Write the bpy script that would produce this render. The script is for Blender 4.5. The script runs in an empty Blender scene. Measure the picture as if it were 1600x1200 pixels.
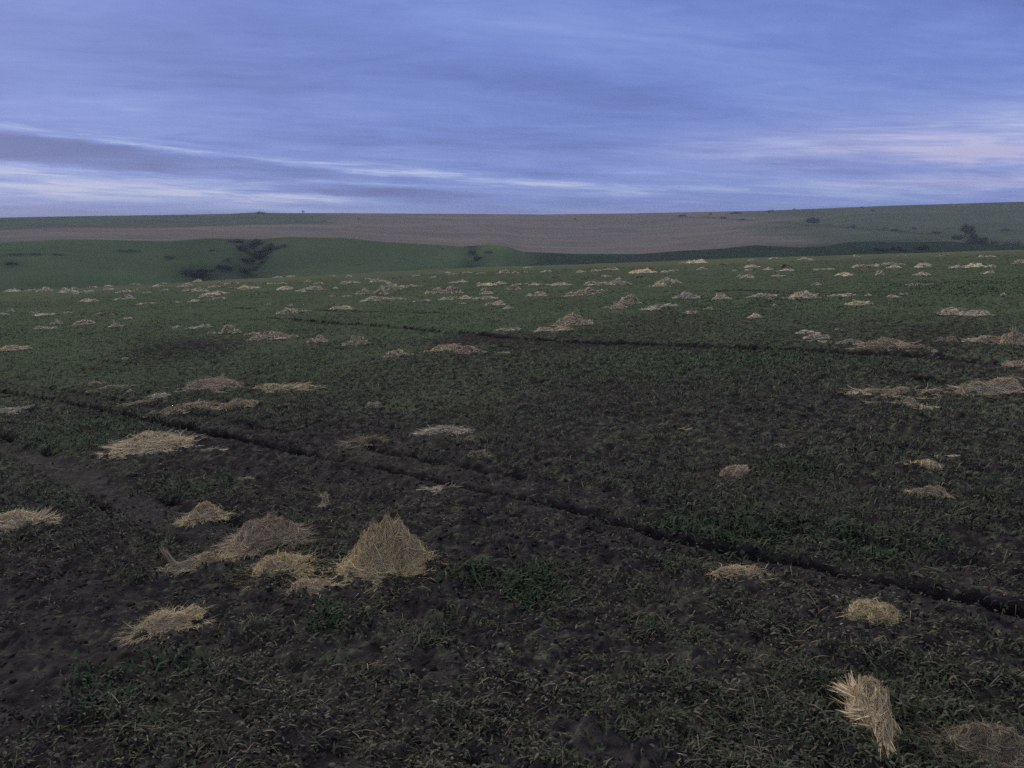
import bpy, math
import numpy as np

# ------------------------------------------------------------------ camera, sky, sun, exposure
scene = bpy.context.scene
COL = scene.collection
EYE = 1.8
PITCH = math.radians(11.76)
FPX = 1201.0                      # focal length in pixels of the 1600 px photograph

cam_d = bpy.data.cameras.new("camera")
cam_d.sensor_width = 36.0
cam_d.lens = FPX / 1600.0 * 36.0
cam_d.clip_start = 0.05
cam_d.clip_end = 20000.0
cam = bpy.data.objects.new("camera", cam_d)
COL.objects.link(cam)
cam.location = (0, 0, EYE)
cam.rotation_euler = (math.pi / 2 - PITCH, 0, 0)
scene.camera = cam

scene.view_settings.view_transform = 'Standard'
scene.view_settings.look = 'None'
scene.view_settings.exposure = 0.0
scene.view_settings.gamma = 1.0
scene.view_settings.use_curve_mapping = False

SUN_EL, SUN_AZ = math.radians(28.0), math.radians(-42.0)   # azimuth measured from +Y towards +X
SUN_STRENGTH = 1.5
sun_d = bpy.data.lights.new("sun", 'SUN')
sun_d.energy = SUN_STRENGTH
sun_d.angle = math.radians(24.0)
sun_d.color = (1.0, 0.94, 0.84)
sun = bpy.data.objects.new("sun", sun_d)
COL.objects.link(sun)
sun.rotation_euler = (math.pi / 2 - SUN_EL, 0, math.pi - SUN_AZ)
sun.location = (0, -5, 30)


def pix_dir(px, py):
    """direction (not normalised, unit depth) of a photograph pixel"""
    u = (px - 800.0) / FPX
    v = (600.0 - py) / FPX
    return np.array([u, math.cos(PITCH) + v * math.sin(PITCH), -math.sin(PITCH) + v * math.cos(PITCH)])


def az_el(px, py):
    d = pix_dir(px, py)
    return math.atan2(d[0], d[1]), math.atan2(d[2], math.hypot(d[0], d[1]))


def tan_el(px, py):
    return math.tan(az_el(px, py)[1])


class NT:
    """tiny node-tree helper"""
    def __init__(self, tree):
        self.t = tree
        tree.nodes.clear()

    def node(self, kind, **kw):
        n = self.t.nodes.new(kind)
        for k, v in kw.items():
            setattr(n, k, v)
        return n

    def put(self, sock, val):
        if isinstance(val, bpy.types.NodeSocket):
            self.t.links.new(val, sock)
        else:
            sock.default_value = val

    def m(self, op, a, b=None, c=None, clamp=False):
        n = self.node('ShaderNodeMath', operation=op, use_clamp=clamp)
        self.put(n.inputs[0], a)
        if b is not None:
            self.put(n.inputs[1], b)
        if c is not None:
            self.put(n.inputs[2], c)
        return n.outputs[0]

    def smooth(self, x, lo, hi):
        n = self.node('ShaderNodeMapRange', interpolation_type='SMOOTHSTEP')
        self.put(n.inputs[0], x)
        n.inputs[1].default_value = lo
        n.inputs[2].default_value = hi
        return n.outputs[0]

    def gauss(self, x, centre, width):
        d = self.m('DIVIDE', self.m('SUBTRACT', x, centre), width)
        return self.m('EXPONENT', self.m('MULTIPLY', self.m('MULTIPLY', d, d), -1.0))

    def xyz(self, x, y, z):
        n = self.node('ShaderNodeCombineXYZ')
        self.put(n.inputs[0], x)
        self.put(n.inputs[1], y)
        self.put(n.inputs[2], z)
        return n.outputs[0]

    def noise(self, vec, scale, detail=5.0, rough=0.55, dist=0.0):
        n = self.node('ShaderNodeTexNoise')
        self.put(n.inputs['Vector'], vec)
        n.inputs['Scale'].default_value = scale
        n.inputs['Detail'].default_value = detail
        n.inputs['Roughness'].default_value = rough
        n.inputs['Distortion'].default_value = dist
        return n.outputs['Fac']

    def mix(self, fac, a, b, blend='MIX'):
        n = self.node('ShaderNodeMix', data_type='RGBA', blend_type=blend)
        self.put(n.inputs[0], fac)
        self.put(n.inputs[6], a if isinstance(a, bpy.types.NodeSocket) else (*a, 1.0))
        self.put(n.inputs[7], b if isinstance(b, bpy.types.NodeSocket) else (*b, 1.0))
        return n.outputs[2]


def lin(r, g, b):
    f = lambda c: ((c / 255 + 0.055) / 1.055) ** 2.4 if c > 10 else c / 255 / 12.92
    return (f(r), f(g), f(b))


def build_world():
    w = bpy.data.worlds.new("World")
    scene.world = w
    w.use_nodes = True
    k = NT(w.node_tree)
    tc = k.node('ShaderNodeTexCoord')
    sep = k.node('ShaderNodeSeparateXYZ')
    k.put(sep.inputs[0], tc.outputs['Generated'])
    x, y, z = sep.outputs
    zc = k.m('MAXIMUM', z, 0.0)
    az = k.m('ARCTAN2', x, y)
    el = k.m('ARCSINE', z)
    # cloud sheet: the direction carried on to a flat layer overhead
    inv = k.m('DIVIDE', 1.0, k.m('ADD', zc, 0.10))
    cx, cy = k.m('MULTIPLY', x, inv), k.m('MULTIPLY', y, inv)
    rx = k.m('ADD', k.m('MULTIPLY', cx, 0.97), k.m('MULTIPLY', cy, 0.22))
    ry = k.m('SUBTRACT', k.m('MULTIPLY', cy, 0.97), k.m('MULTIPLY', cx, 0.22))
    broad = k.noise(k.xyz(k.m('MULTIPLY', rx, 0.42), k.m('MULTIPLY', ry, 0.75), 3.1), 1.0, 4, 0.5, 0.4)
    fine = k.noise(k.xyz(k.m('MULTIPLY', rx, 1.3), k.m('MULTIPLY', ry, 2.6), 7.7), 1.0, 9, 0.64, 0.9)
    wisp = k.noise(k.xyz(k.m('MULTIPLY', rx, 2.6), k.m('MULTIPLY', ry, 8.0), 1.7), 1.0, 8, 0.66, 0.8)
    # streaks low over the horizon, drawn out along azimuth
    lows = k.noise(k.xyz(k.m('MULTIPLY', az, 4.0), k.m('MULTIPLY', k.m('ADD', el, k.m('MULTIPLY', az, 0.035)), 62.0), 0.4), 1.0, 8, 0.62, 0.5)
    edge = k.noise(k.xyz(k.m('MULTIPLY', az, 16.0), k.m('MULTIPLY', el, 75.0), 5.0), 1.0, 8, 0.66)
    edge = k.m('SUBTRACT', edge, 0.5)
    t = k.m('ADD', k.m('ADD', k.m('MULTIPLY', k.m('SUBTRACT', broad, 0.5), 1.5), k.m('MULTIPLY', k.m('SUBTRACT', fine, 0.5), 0.85)),
            k.m('MULTIPLY', k.m('SUBTRACT', wisp, 0.5), 0.42))
    lowmask = k.m('SUBTRACT', 1.0, k.smooth(el, 0.03, 0.17))
    t = k.m('ADD', t, k.m('MULTIPLY', k.m('ADD', k.m('MULTIPLY', k.m('SUBTRACT', lows, 0.52), 1.5), 0.10), lowmask))

    def line(p, q, wob):
        """elevation above a sloping line through two points of the sky, frayed by noise"""
        (a0, e0), (a1, e1) = az_el(*p), az_el(*q)
        s = (e1 - e0) / (a1 - a0)
        d = k.m('SUBTRACT', el, k.m('ADD', k.m('MULTIPLY', k.m('SUBTRACT', az, a0), s), e0))
        return k.m('ADD', d, k.m('MULTIPLY', edge, wob))
    A = lambda px: az_el(px, 300)[0]
    # long dark cloud bank on the left with a lit upper rim
    d1 = line((0, 200), (800, 288), 0.012)
    left = k.m('SUBTRACT', 1.0, k.smooth(az, A(560), A(860)))
    rim = k.m('MULTIPLY', k.gauss(d1, 0.003, 0.0075), k.m('SUBTRACT', 1.0, k.smooth(az, A(700), A(1250))))
    rim = k.m('MULTIPLY', rim, k.smooth(lows, 0.36, 0.62))
    bank = k.m('MULTIPLY', k.m('MULTIPLY', k.smooth(k.m('MULTIPLY', d1, -1.0), 0.0, 0.006), k.m('SUBTRACT', 1.0, k.smooth(k.m('MULTIPLY', d1, -1.0), 0.026, 0.040))), left)
    d2 = line((0, 262), (700, 292), 0.010)
    str2 = k.m('MULTIPLY', k.gauss(d2, 0.0, 0.0075), k.m('SUBTRACT', 1.0, k.smooth(az, A(500), A(900))))
    d3 = line((0, 288), (640, 314), 0.008)
    str3 = k.m('MULTIPLY', k.gauss(d3, 0.0, 0.0095), k.m('SUBTRACT', 1.0, k.smooth(az, A(420), A(700))))
    d4 = line((780, 284), (1200, 300), 0.006)
    str4 = k.m('MULTIPLY', k.gauss(d4, 0.0, 0.004), k.gauss(az, A(980), 0.16))
    bright = k.m('ADD', k.m('ADD', k.m('MULTIPLY', rim, 0.75), k.m('MULTIPLY', str2, 0.75)), k.m('ADD', k.m('MULTIPLY', str3, 0.95), k.m('MULTIPLY', str4, 0.6)))
    tear = k.noise(k.xyz(k.m('MULTIPLY', az, 9.0), k.m('MULTIPLY', k.m('ADD', el, k.m('MULTIPLY', az, 0.05)), 150.0), 9.3), 1.0, 8, 0.66, 0.6)
    bright = k.m('MULTIPLY', bright, k.m('ADD', 0.42, k.m('MULTIPLY', k.smooth(tear, 0.30, 0.68), 0.85)))
    t = k.m('ADD', t, bright)
    t = k.m('SUBTRACT', t, k.m('MULTIPLY', bank, 0.68))
    # paler, slightly pink break on the right
    def patch(p, wa, we, amt):
        a0, e0 = az_el(*p)
        q = k.m('MULTIPLY', k.gauss(k.m('ADD', az, k.m('MULTIPLY', edge, 0.10)), a0, wa), k.gauss(k.m('ADD', el, k.m('MULTIPLY', edge, 0.02)), e0, we))
        return k.m('MULTIPLY', q, amt)
    pk = k.m('ADD', k.m('ADD', patch((1540, 240), 0.07, 0.009, 0.75), patch((1330, 230), 0.20, 0.020, 0.42)), patch((1560, 283), 0.16, 0.010, 0.55))
    pk = k.m('ADD', pk, patch((1560, 205), 0.25, 0.03, 0.22))
    t = k.m('ADD', t, k.m('MULTIPLY', pk, k.m('ADD', 0.25, k.m('MULTIPLY', k.smooth(tear, 0.32, 0.66), 1.5))))
    t = k.m('ADD', t, patch((840, 30), 0.22, 0.08, 0.20))
    t = k.m('ADD', t, patch((1500, 40), 0.2, 0.06, 0.12))
    t = k.m('SUBTRACT', t, patch((1050, 110), 0.28, 0.04, 0.16))
    ramp = k.node('ShaderNodeValToRGB')
    k.put(ramp.inputs[0], k.m('ADD', k.m('MULTIPLY', t, 0.52), 0.45, clamp=True))
    e = ramp.color_ramp.elements
    e[0].position, e[0].color = 0.10, (*lin(84, 103, 170), 1)
    e[1].position, e[1].color = 0.95, (*lin(186, 194, 231), 1)
    for pos, c in ((0.30, (99, 119, 188)), (0.46, (112, 134, 206)), (0.62, (128, 150, 216)), (0.78, (154, 172, 226))):
        n = e.new(pos)
        n.color = (*lin(*c), 1)
    cloud = ramp.outputs[0]
    pinkc = k.mix(k.m('MULTIPLY', pk, 0.8, clamp=True), cloud, lin(186, 180, 220))
    # out of view near the zenith, a brighter neutral grey added to light the ground
    zen = k.smooth(el, 0.33, 0.75)
    deck = k.mix(zen, pinkc, (0.62, 0.64, 0.64))
    # at strength 0.1 the cloud radiance goes in ten times up; a little clear Nishita sky shows through
    scl = k.node('ShaderNodeVectorMath', operation='SCALE')
    k.put(scl.inputs[0], deck)
    scl.inputs['Scale'].default_value = 10.0
    sky = k.node('ShaderNodeTexSky', sky_type='NISHITA', sun_disc=False)
    sky.sun_elevation = SUN_EL
    sky.sun_rotation = SUN_AZ
    col = k.mix(0.94, sky.outputs[0], scl.outputs[0])
    bg = k.node('ShaderNodeBackground')
    k.put(bg.inputs[0], col)
    bg.inputs[1].default_value = 0.1
    out = k.node('ShaderNodeOutputWorld')
    k.put(out.inputs[0], bg.outputs[0])


build_world()

# ------------------------------------------------------------------ helpers
RNG = np.random.default_rng(11)


def hash2(ix, iy, seed):
    h = (ix.astype(np.int64) * 374761393 + iy.astype(np.int64) * 668265263 + seed * 1442695041) & 0xFFFFFFFF
    h = ((h ^ (h >> 13)) * 1274126177) & 0xFFFFFFFF
    h = h ^ (h >> 16)
    return (h & 0xFFFF) / 65535.0


def vnoise(x, y, scale, seed=0):
    """value noise in -1..1"""
    x = np.asarray(x, float) / scale + 1000.37
    y = np.asarray(y, float) / scale + 1000.71
    ix, iy = np.floor(x), np.floor(y)
    fx, fy = x - ix, y - iy
    fx, fy = fx * fx * (3 - 2 * fx), fy * fy * (3 - 2 * fy)
    a, b = hash2(ix, iy, seed), hash2(ix + 1, iy, seed)
    c, d = hash2(ix, iy + 1, seed), hash2(ix + 1, iy + 1, seed)
    return ((a * (1 - fx) + b * fx) * (1 - fy) + (c * (1 - fx) + d * fx) * fy) * 2 - 1


def fbm(x, y, scale, octs, seed=0, gain=0.5):
    s, a, t = 0, 1.0, 0
    for o in range(octs):
        s = s + a * vnoise(x, y, scale / 2 ** o, seed + o * 17)
        t += a
        a *= gain
    return s / t


def sstep(x, lo, hi):
    t = np.clip((x - lo) / (hi - lo), 0, 1)
    return t * t * (3 - 2 * t)


def make_mesh(name, verts, faces, material, cols=None, smooth=False, attrs=None):
    """faces: list of (n,k) int arrays"""
    me = bpy.data.meshes.new(name)
    verts = np.asarray(verts, np.float32)
    me.vertices.add(len(verts))
    me.vertices.foreach_set('co', verts.ravel())
    loops = np.concatenate([f.ravel() for f in faces]).astype(np.int32)
    tot = np.concatenate([np.full(len(f), f.shape[1]) for f in faces]).astype(np.int32)
    start = np.concatenate([[0], np.cumsum(tot)[:-1]]).astype(np.int32)
    me.loops.add(len(loops))
    me.loops.foreach_set('vertex_index', loops)
    me.polygons.add(len(tot))
    me.polygons.foreach_set('loop_start', start)
    me.update(calc_edges=True)
    if smooth:
        me.polygons.foreach_set('use_smooth', np.ones(len(tot), bool))
    if cols is not None:
        a = me.attributes.new('tint', 'FLOAT_COLOR', 'POINT')
        c = np.ones((len(verts), 4), np.float32)
        c[:, :3] = cols
        a.data.foreach_set('color', c.ravel())
    for k_, v_ in (attrs or {}).items():
        a = me.attributes.new(k_, 'FLOAT', 'POINT')
        a.data.foreach_set('value', np.asarray(v_, np.float32))
    me.materials.append(material)
    return me


def link(name, me, loc=(0, 0, 0), parent=None):
    o = bpy.data.objects.new(name, me)
    COL.objects.link(o)
    o.location = loc
    if parent is not None:
        o.parent = parent
    return o


def tag(o, label=None, cat=None, group=None, kind=None):
    if label: o['label'] = label
    if cat: o['category'] = cat
    if group: o['group'] = group
    if kind: o['kind'] = kind
    return o


def grid_faces(nr, nc):
    i = np.arange(nr - 1)[:, None] * nc + np.arange(nc - 1)[None, :]
    i = i.ravel()
    return np.stack([i, i + 1, i + nc + 1, i + nc], 1)


# ------------------------------------------------------------------ the lie of the field
HOR0, HOR1 = (0.0, 420.0), (1600.0, 355.0)       # where the plane of the field would meet its own horizon
d0, d1 = pix_dir(*HOR0), pix_dir(*HOR1)
PA, PB = np.linalg.solve(np.array([d0[:2], d1[:2]]), np.array([d0[2], d1[2]]))


def field_macro(x, y):
    r = np.hypot(x, y)
    z = PA * x + PB * y
    over = np.maximum(r - 72.0, 0)
    z = z - 0.0022 * over ** 2
    fade = sstep(r, 2.0, 14.0)
    z = z + fade * (0.10 * vnoise(x, y, 16.0, 3) + 0.035 * vnoise(x, y, 4.3, 5))
    z = z + 0.02 * vnoise(x, y, 1.9, 8)
    return z


def cast(px, py, zf=field_macro, t0=1.0, t1=90.0):
    """first point where the ray of a photograph pixel meets the ground"""
    for _ in range(40):
        d = pix_dir(px, py)
        t = np.geomspace(t0, t1, 6000)
        g = EYE + d[2] * t - zf(d[0] * t, d[1] * t)
        hit = np.nonzero(g < 0)[0]
        if len(hit):
            i = hit[0]
            tt = t[i]
            return np.array([d[0] * tt, d[1] * tt, EYE + d[2] * tt]), tt
        py += 1.0
    raise RuntimeError('no ground under pixel %s %s' % (px, py))


def seg_dist(x, y, pts):
    """distance to a polyline, and the signed side (+ = to the left of its run)"""
    best = np.full(np.shape(x), 1e9)
    side = np.zeros(np.shape(x))
    along = np.zeros(np.shape(x))
    acc = 0.0
    for (ax, ay), (bx, by) in zip(pts[:-1], pts[1:]):
        dx, dy = bx - ax, by - ay
        L = math.hypot(dx, dy)
        t = np.clip(((x - ax) * dx + (y - ay) * dy) / (L * L), 0, 1)
        qx, qy = x - (ax + t * dx), y - (ay + t * dy)
        d = np.hypot(qx, qy)
        m = d < best
        best = np.where(m, d, best)
        side = np.where(m, np.sign(dx * qy - dy * qx), side)
        along = np.where(m, acc + t * L, along)
        acc += L
    return best, side, along


def ground_line(pix):
    return [tuple(cast(*p)[0][:2]) for p in pix]


RUT_A = ground_line([(-120, 592), (0, 613), (150, 640), (300, 671), (500, 714), (700, 757), (860, 792), (1100, 855), (1250, 886), (1400, 914), (1600, 962), (1750, 1000)])
RUT_B = ground_line([(-100, 660), (0, 697), (100, 735), (200, 778), (310, 826), (430, 880), (560, 940)])
RUT_C = ground_line([(430, 497), (600, 509), (700, 519), (830, 531), (1050, 541), (1250, 549), (1400, 557), (1600, 573), (1700, 580)])
RUT_D = ground_line([(1330, 576), (1400, 584), (1500, 601), (1620, 622)])
RUT_E = ground_line([(980, 455), (1150, 454), (1300, 457), (1450, 455), (1620, 460)])
RUT_F = ground_line([(380, 481), (520, 485), (700, 489)])
RUTS = [  # polyline, depth, half width, berm, waver
    (RUT_A, 0.13, 0.045, 0.025, 0.03), (RUT_C, 0.14, 0.085, 0.055, 0.06),
    (RUT_D, 0.05, 0.06, 0.02, 0.12), (RUT_E, 0.07, 0.14, 0.04, 0.25), (RUT_F, 0.05, 0.10, 0.03, 0.2)]

# patches of bare, dark soil and of lusher green: (px, py, half width px, half height px, amount)
BARE = [(300, 541, 95, 15, 0.75), (750, 530, 95, 9, 0.8), (900, 541, 120, 6, 0.6), (60, 1130, 190, 110, 0.9), (40, 960, 100, 60, 0.6),
        (330, 1190, 200, 70, 0.6), (560, 1120, 120, 60, 0.5), (900, 1090, 120, 40, 0.4), (1400, 990, 170, 45, 0.55), (1270, 660, 200, 30, 0.35),
        (1500, 880, 130, 50, 0.35), (960, 850, 170, 30, 0.45), (620, 760, 160, 25, 0.6), (1380, 740, 120, 40, 0.35), (960, 610, 160, 30, 0.25),
        (1560, 580, 90, 14, 0.5), (1480, 520, 120, 14, 0.4), (500, 745, 130, 18, 0.5), (800, 700, 100, 22, 0.2)]
LUSH = [(1120, 835, 110, 40, 0.9), (1380, 850, 120, 30, 0.8), (830, 925, 60, 30, 1.0), (740, 905, 60, 22, 0.7), (190, 1075, 130, 50, 0.9),
        (510, 975, 35, 22, 1.0), (1240, 735, 60, 20, 0.7), (130, 680, 150, 25, 0.5), (1150, 560, 200, 18, 0.6), (60, 790, 70, 20, 0.6),
        (300, 765, 140, 18, 0.6), (1520, 445, 130, 14, 0.6), (1200, 470, 200, 16, 0.5), (1050, 980, 80, 30, 0.4)]


def patch_world(lst):
    out = []
    for px, py, hw, hh, amt in lst:
        p, t = cast(px, py)
        az = math.atan2(p[0], p[1])
        q, _ = cast(px, py - hh)
        s, _ = cast(px, py + hh)
        depth = 0.5 * abs(np.hypot(*q[:2]) - np.hypot(*s[:2]))
        out.append((p[0], p[1], az, hw * t / FPX, max(depth, 0.05), amt))
    return out


BARE_W, LUSH_W = patch_world(BARE), patch_world(LUSH)


def patch_mask(x, y, lst, seed):
    m = np.zeros(np.shape(x))
    for cx, cy, az, sw, sd, amt in lst:
        dx, dy = x - cx, y - cy
        u = (dx * math.cos(az) - dy * math.sin(az)) / sw
        v = (dx * math.sin(az) + dy * math.cos(az)) / sd
        q = u * u + v * v
        m = np.maximum(m, amt * np.exp(-np.minimum(q, 30) ** 1.4))
    edge = 0.6 * fbm(x, y, 0.7, 3, seed)
    return np.clip(m * (1 + edge), 0, 1)


PRESS = {}


def tracks(x, y):
    """(height change, bare-soil mask, groove mask) of the wheel tracks"""
    dz = np.zeros(np.shape(x))
    bare = np.zeros(np.shape(x))
    groove = np.zeros(np.shape(x))
    press = np.zeros(np.shape(x))
    w1 = vnoise(x, y, 0.55, 41)
    w2 = fbm(x, y, 0.22, 2, 43)
    for i, (pts, dep, hw, berm, wav) in enumerate(RUTS):
        d, s, al = seg_dist(x, y, pts)
        sd = d * s + w1 * wav * 0.6 + w2 * wav * 0.55
        keep = 0.45 + 0.55 * sstep(vnoise(x, y, 0.6, 50 + i) + 0.5 * vnoise(x, y, 0.17, 55 + i), -0.75, 0.05)
        if i in (2, 3, 4):
            keep = sstep(vnoise(x, y, 1.6, 60 + i), -0.5, 0.2)
        g = np.exp(-(np.abs(sd) / hw) ** 4) * keep
        bank = np.exp(-((sd - 2.0 * hw) / (0.9 * hw)) ** 2) * keep          # soil thrown up on the far lip
        dz = dz - dep * g + berm * bank * (0.8 + 0.6 * w2) + 0.3 * berm * np.exp(-((sd + 2.1 * hw) / (0.8 * hw)) ** 2) * keep
        groove = np.maximum(groove, np.exp(-(np.abs(sd - 0.2 * hw) / (1.0 * hw)) ** 4) * keep)  # mask shifted towards the far wall, where the rut's shade is painted
        bare = np.maximum(bare, np.exp(-((sd + hw) / ((1.6 if i == 0 else 2.2) * hw)) ** 2) * keep)
        if i == 0:        # pressed tyre strip on the far side of the groove
            strip = np.exp(-((sd - 0.30) / 0.15) ** 4)
            dz = dz - 0.010 * strip
            press = 0.25 * strip
            bare = np.maximum(bare, 0.45 * strip)
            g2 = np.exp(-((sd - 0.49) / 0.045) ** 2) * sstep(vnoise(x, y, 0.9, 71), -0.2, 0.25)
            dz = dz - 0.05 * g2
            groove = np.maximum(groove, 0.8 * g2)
    d, s, al = seg_dist(x, y, RUT_B)      # broad smooth wheel strip with ragged edges
    sd = d * s + 0.05 * w1 + 0.04 * w2
    end = 1 - sstep(al, 5.5, 8.0)
    strip = np.exp(-(sd / 0.16) ** 4) * end
    dz = dz - 0.035 * strip
    bare = np.maximum(bare, 0.95 * strip)
    for off, sd_ in ((0.21, 75), (-0.20, 77)):
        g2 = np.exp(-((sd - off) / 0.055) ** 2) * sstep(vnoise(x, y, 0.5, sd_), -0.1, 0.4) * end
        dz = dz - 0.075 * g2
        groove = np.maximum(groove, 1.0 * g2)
    PRESS['last'] = np.clip(np.maximum(press, 0.8 * strip) * (1 - groove), 0, 1)
    return dz, bare, groove


def rows(x, y):
    """-1..1 along the drill rows, which run with the long wheel track"""
    (ax, ay), (bx, by) = RUT_A[1], RUT_A[-2]
    L_ = math.hypot(bx - ax, by - ay)
    q = ((x - ax) * -(by - ay) + (y - ay) * (bx - ax)) / L_
    return np.cos(2 * np.pi * (q + 0.06 * vnoise(x, y, 1.5, 311)) / 0.36)


def field_fine(x, y):
    dz, bare, groove = tracks(x, y)
    r = np.hypot(x, y)
    bp = patch_mask(x, y, BARE_W, 90)
    smooth_ = np.clip(bare * 0.6 + 0.2 * bp, 0, 1)
    amp = 1.0 - 0.8 * smooth_
    c1 = np.abs(fbm(x, y, 0.21, 3, 21))
    c2 = fbm(x, y, 0.55, 2, 25)
    c3 = np.abs(vnoise(x, y, 0.055, 29))
    z = field_macro(x, y) + dz + amp * (0.060 * (c1 - 0.25) + 0.018 * c2 + 0.034 * c3 * (r < 14)) + 0.006 * vnoise(x, y, 0.09, 33) + 0.009 * rows(x, y)
    return z, bare, groove, bp


# ------------------------------------------------------------------ materials
def principled(k, col, rough=0.9, spec=0.25, normal=None):
    b = k.node('ShaderNodeBsdfPrincipled')
    k.put(b.inputs['Base Color'], col)
    k.put(b.inputs['Roughness'], rough)
    b.inputs['Specular IOR Level'].default_value = spec
    if normal is not None:
        k.put(b.inputs['Normal'], normal)
    o = k.node('ShaderNodeOutputMaterial')
    k.put(o.inputs[0], b.outputs[0])
    return b


def new_mat(name):
    m = bpy.data.materials.new(name)
    m.use_nodes = True
    return m, NT(m.node_tree)


def attr(k, name, out='Fac'):
    n = k.node('ShaderNodeAttribute', attribute_name=name)
    return n.outputs[out]


def tint_material(name, rough=0.9, spec=0.2, jitter=0.25, scale=40.0):
    m, k = new_mat(name)
    tc = k.node('ShaderNodeTexCoord')
    n = k.noise(tc.outputs['Object'], scale, 3, 0.6)
    f = k.m('ADD', k.m('MULTIPLY', n, 2 * jitter), 1 - jitter)
    sc_ = k.node('ShaderNodeVectorMath', operation='SCALE')
    k.put(sc_.inputs[0], attr(k, 'tint', 'Color'))
    k.put(sc_.inputs['Scale'], f)
    principled(k, sc_.outputs[0], rough, spec)
    return m


def soil_material():
    m, k = new_mat('field_soil')
    tc = k.node('ShaderNodeTexCoord')
    P = tc.outputs['Object']
    n1 = k.noise(P, 1.3, 5, 0.6)
    n2 = k.noise(P, 9.0, 6, 0.65)
    n3 = k.noise(P, 70.0, 4, 0.65)
    soil = k.mix(k.smooth(n2, 0.3, 0.7), (0.022, 0.0185, 0.021), (0.066, 0.056, 0.055))
    soil = k.mix(k.m('MULTIPLY', k.smooth(n3, 0.55, 0.78), 0.6), soil, (0.055, 0.050, 0.044))
    soil = k.mix(k.m('MULTIPLY', attr(k, 'pressed'), 0.8), soil, k.mix(k.smooth(n2, 0.35, 0.65), (0.058, 0.051, 0.051), (0.088, 0.078, 0.074)))
    soil = k.mix(k.m('MULTIPLY', attr(k, 'groove'), 1.1, clamp=True), soil, (0.008, 0.007, 0.008))  # shade inside the ruts, put into the soil colour as near black
    green = k.mix(k.smooth(n1, 0.3, 0.7), (0.072, 0.100, 0.060), (0.104, 0.130, 0.080))
    green = k.mix(k.smooth(n2, 0.35, 0.72), green, (0.098, 0.108, 0.068))
    dry = k.mix(k.smooth(n3, 0.3, 0.7), green, (0.10, 0.092, 0.062))
    green = k.mix(k.m('MULTIPLY', k.smooth(n2, 0.5, 0.7), 0.5), green, dry)
    n4 = k.noise(P, 16.0, 5, 0.7)
    spk = k.m('ADD', k.m('SUBTRACT', attr(k, 'cover'), 0.5), k.m('ADD', k.m('MULTIPLY', k.m('SUBTRACT', n4, 0.5), 2.6), k.m('MULTIPLY', k.m('SUBTRACT', n2, 0.5), 1.4)))
    c = k.mix(k.smooth(spk, -0.18, 0.22), soil, green)
    pale = k.mix(k.smooth(n2, 0.3, 0.7), (0.12, 0.125, 0.078), (0.17, 0.165, 0.11))
    c = k.mix(attr(k, 'dry'), c, pale)
    bmp = k.node('ShaderNodeBump')
    bmp.inputs['Strength'].default_value = 0.7
    bmp.inputs['Distance'].default_value = 0.03
    k.put(bmp.inputs['Height'], k.m('ADD', k.m('MULTIPLY', n3, 0.5), n2))
    principled(k, c, 1.0, 0.0, bmp.outputs[0])
    return m


MAT_SOIL = soil_material()
MAT_STRAW = tint_material('straw', 0.85, 0.08, 0.30, 9.0)
MAT_GRASS = tint_material('grass_blades', 0.85, 0.08, 0.25, 3.0)
MAT_LITTER = tint_material('dead_litter', 0.9, 0.05, 0.3, 12.0)
MAT_LEAF = tint_material('shrub_leaves', 0.8, 0.2, 0.3, 0.7)
MAT_BARK = tint_material('shrub_bark', 0.95, 0.1, 0.2, 2.0)


# ------------------------------------------------------------------ the near field
def build_field():
    az = np.concatenate([np.linspace(-85, -46, 60), np.linspace(-46, 46, 1020)[1:-1], np.linspace(46, 85, 60)])
    az = np.radians(az)
    r = np.concatenate([np.geomspace(0.6, 1.7, 40)[:-1], np.geomspace(1.7, 100.0, 1500), np.linspace(100, 135, 20)[1:]])
    R, A_ = np.meshgrid(r, az, indexing='ij')
    x, y = (R * np.sin(A_)).ravel(), (R * np.cos(A_)).ravel()
    z, bare, groove, bp = field_fine(x, y)
    press = PRESS['last']
    rr = R.ravel()
    lush = patch_mask(x, y, LUSH_W, 95)
    n = fbm(x, y, 2.2, 3, 101)
    cover = 0.24 + 0.64 * sstep(rr, 4.0, 24.0) + (0.30 * n + 0.22 * fbm(x, y, 6.5, 2, 103)) * sstep(rr, 3, 10) * (1 - 0.6 * sstep(rr, 20, 45)) + 0.15 * lush
    cover = cover * (1 - 0.9 * np.clip(bare + 0.95 * bp, 0, 1)) * (1 - 0.6 * groove)
    dry = 0.75 * sstep(rr, 42.0, 72.0) * np.clip(0.55 + 0.8 * fbm(x, y, 9.0, 3, 107), 0, 1) + 0.20 * np.clip(fbm(x, y, 1.1, 4, 109) - 0.1, 0, 1)
    dry = np.clip(dry * (1 - groove), 0, 1)
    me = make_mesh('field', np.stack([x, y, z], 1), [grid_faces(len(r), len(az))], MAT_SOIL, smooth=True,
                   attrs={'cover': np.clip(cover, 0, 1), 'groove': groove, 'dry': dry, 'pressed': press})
    tag(link('field', me), kind='structure')


build_field()


# ------------------------------------------------------------------ valley side and far hills
def curve(pts):
    """photograph outline -> function azimuth -> tan(elevation)"""
    q = sorted((az_el(*p)[0], tan_el(*p)) for p in pts)
    a, e = np.array([i[0] for i in q]), np.array([i[1] for i in q])
    return lambda th: np.interp(th, a, e)


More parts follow.
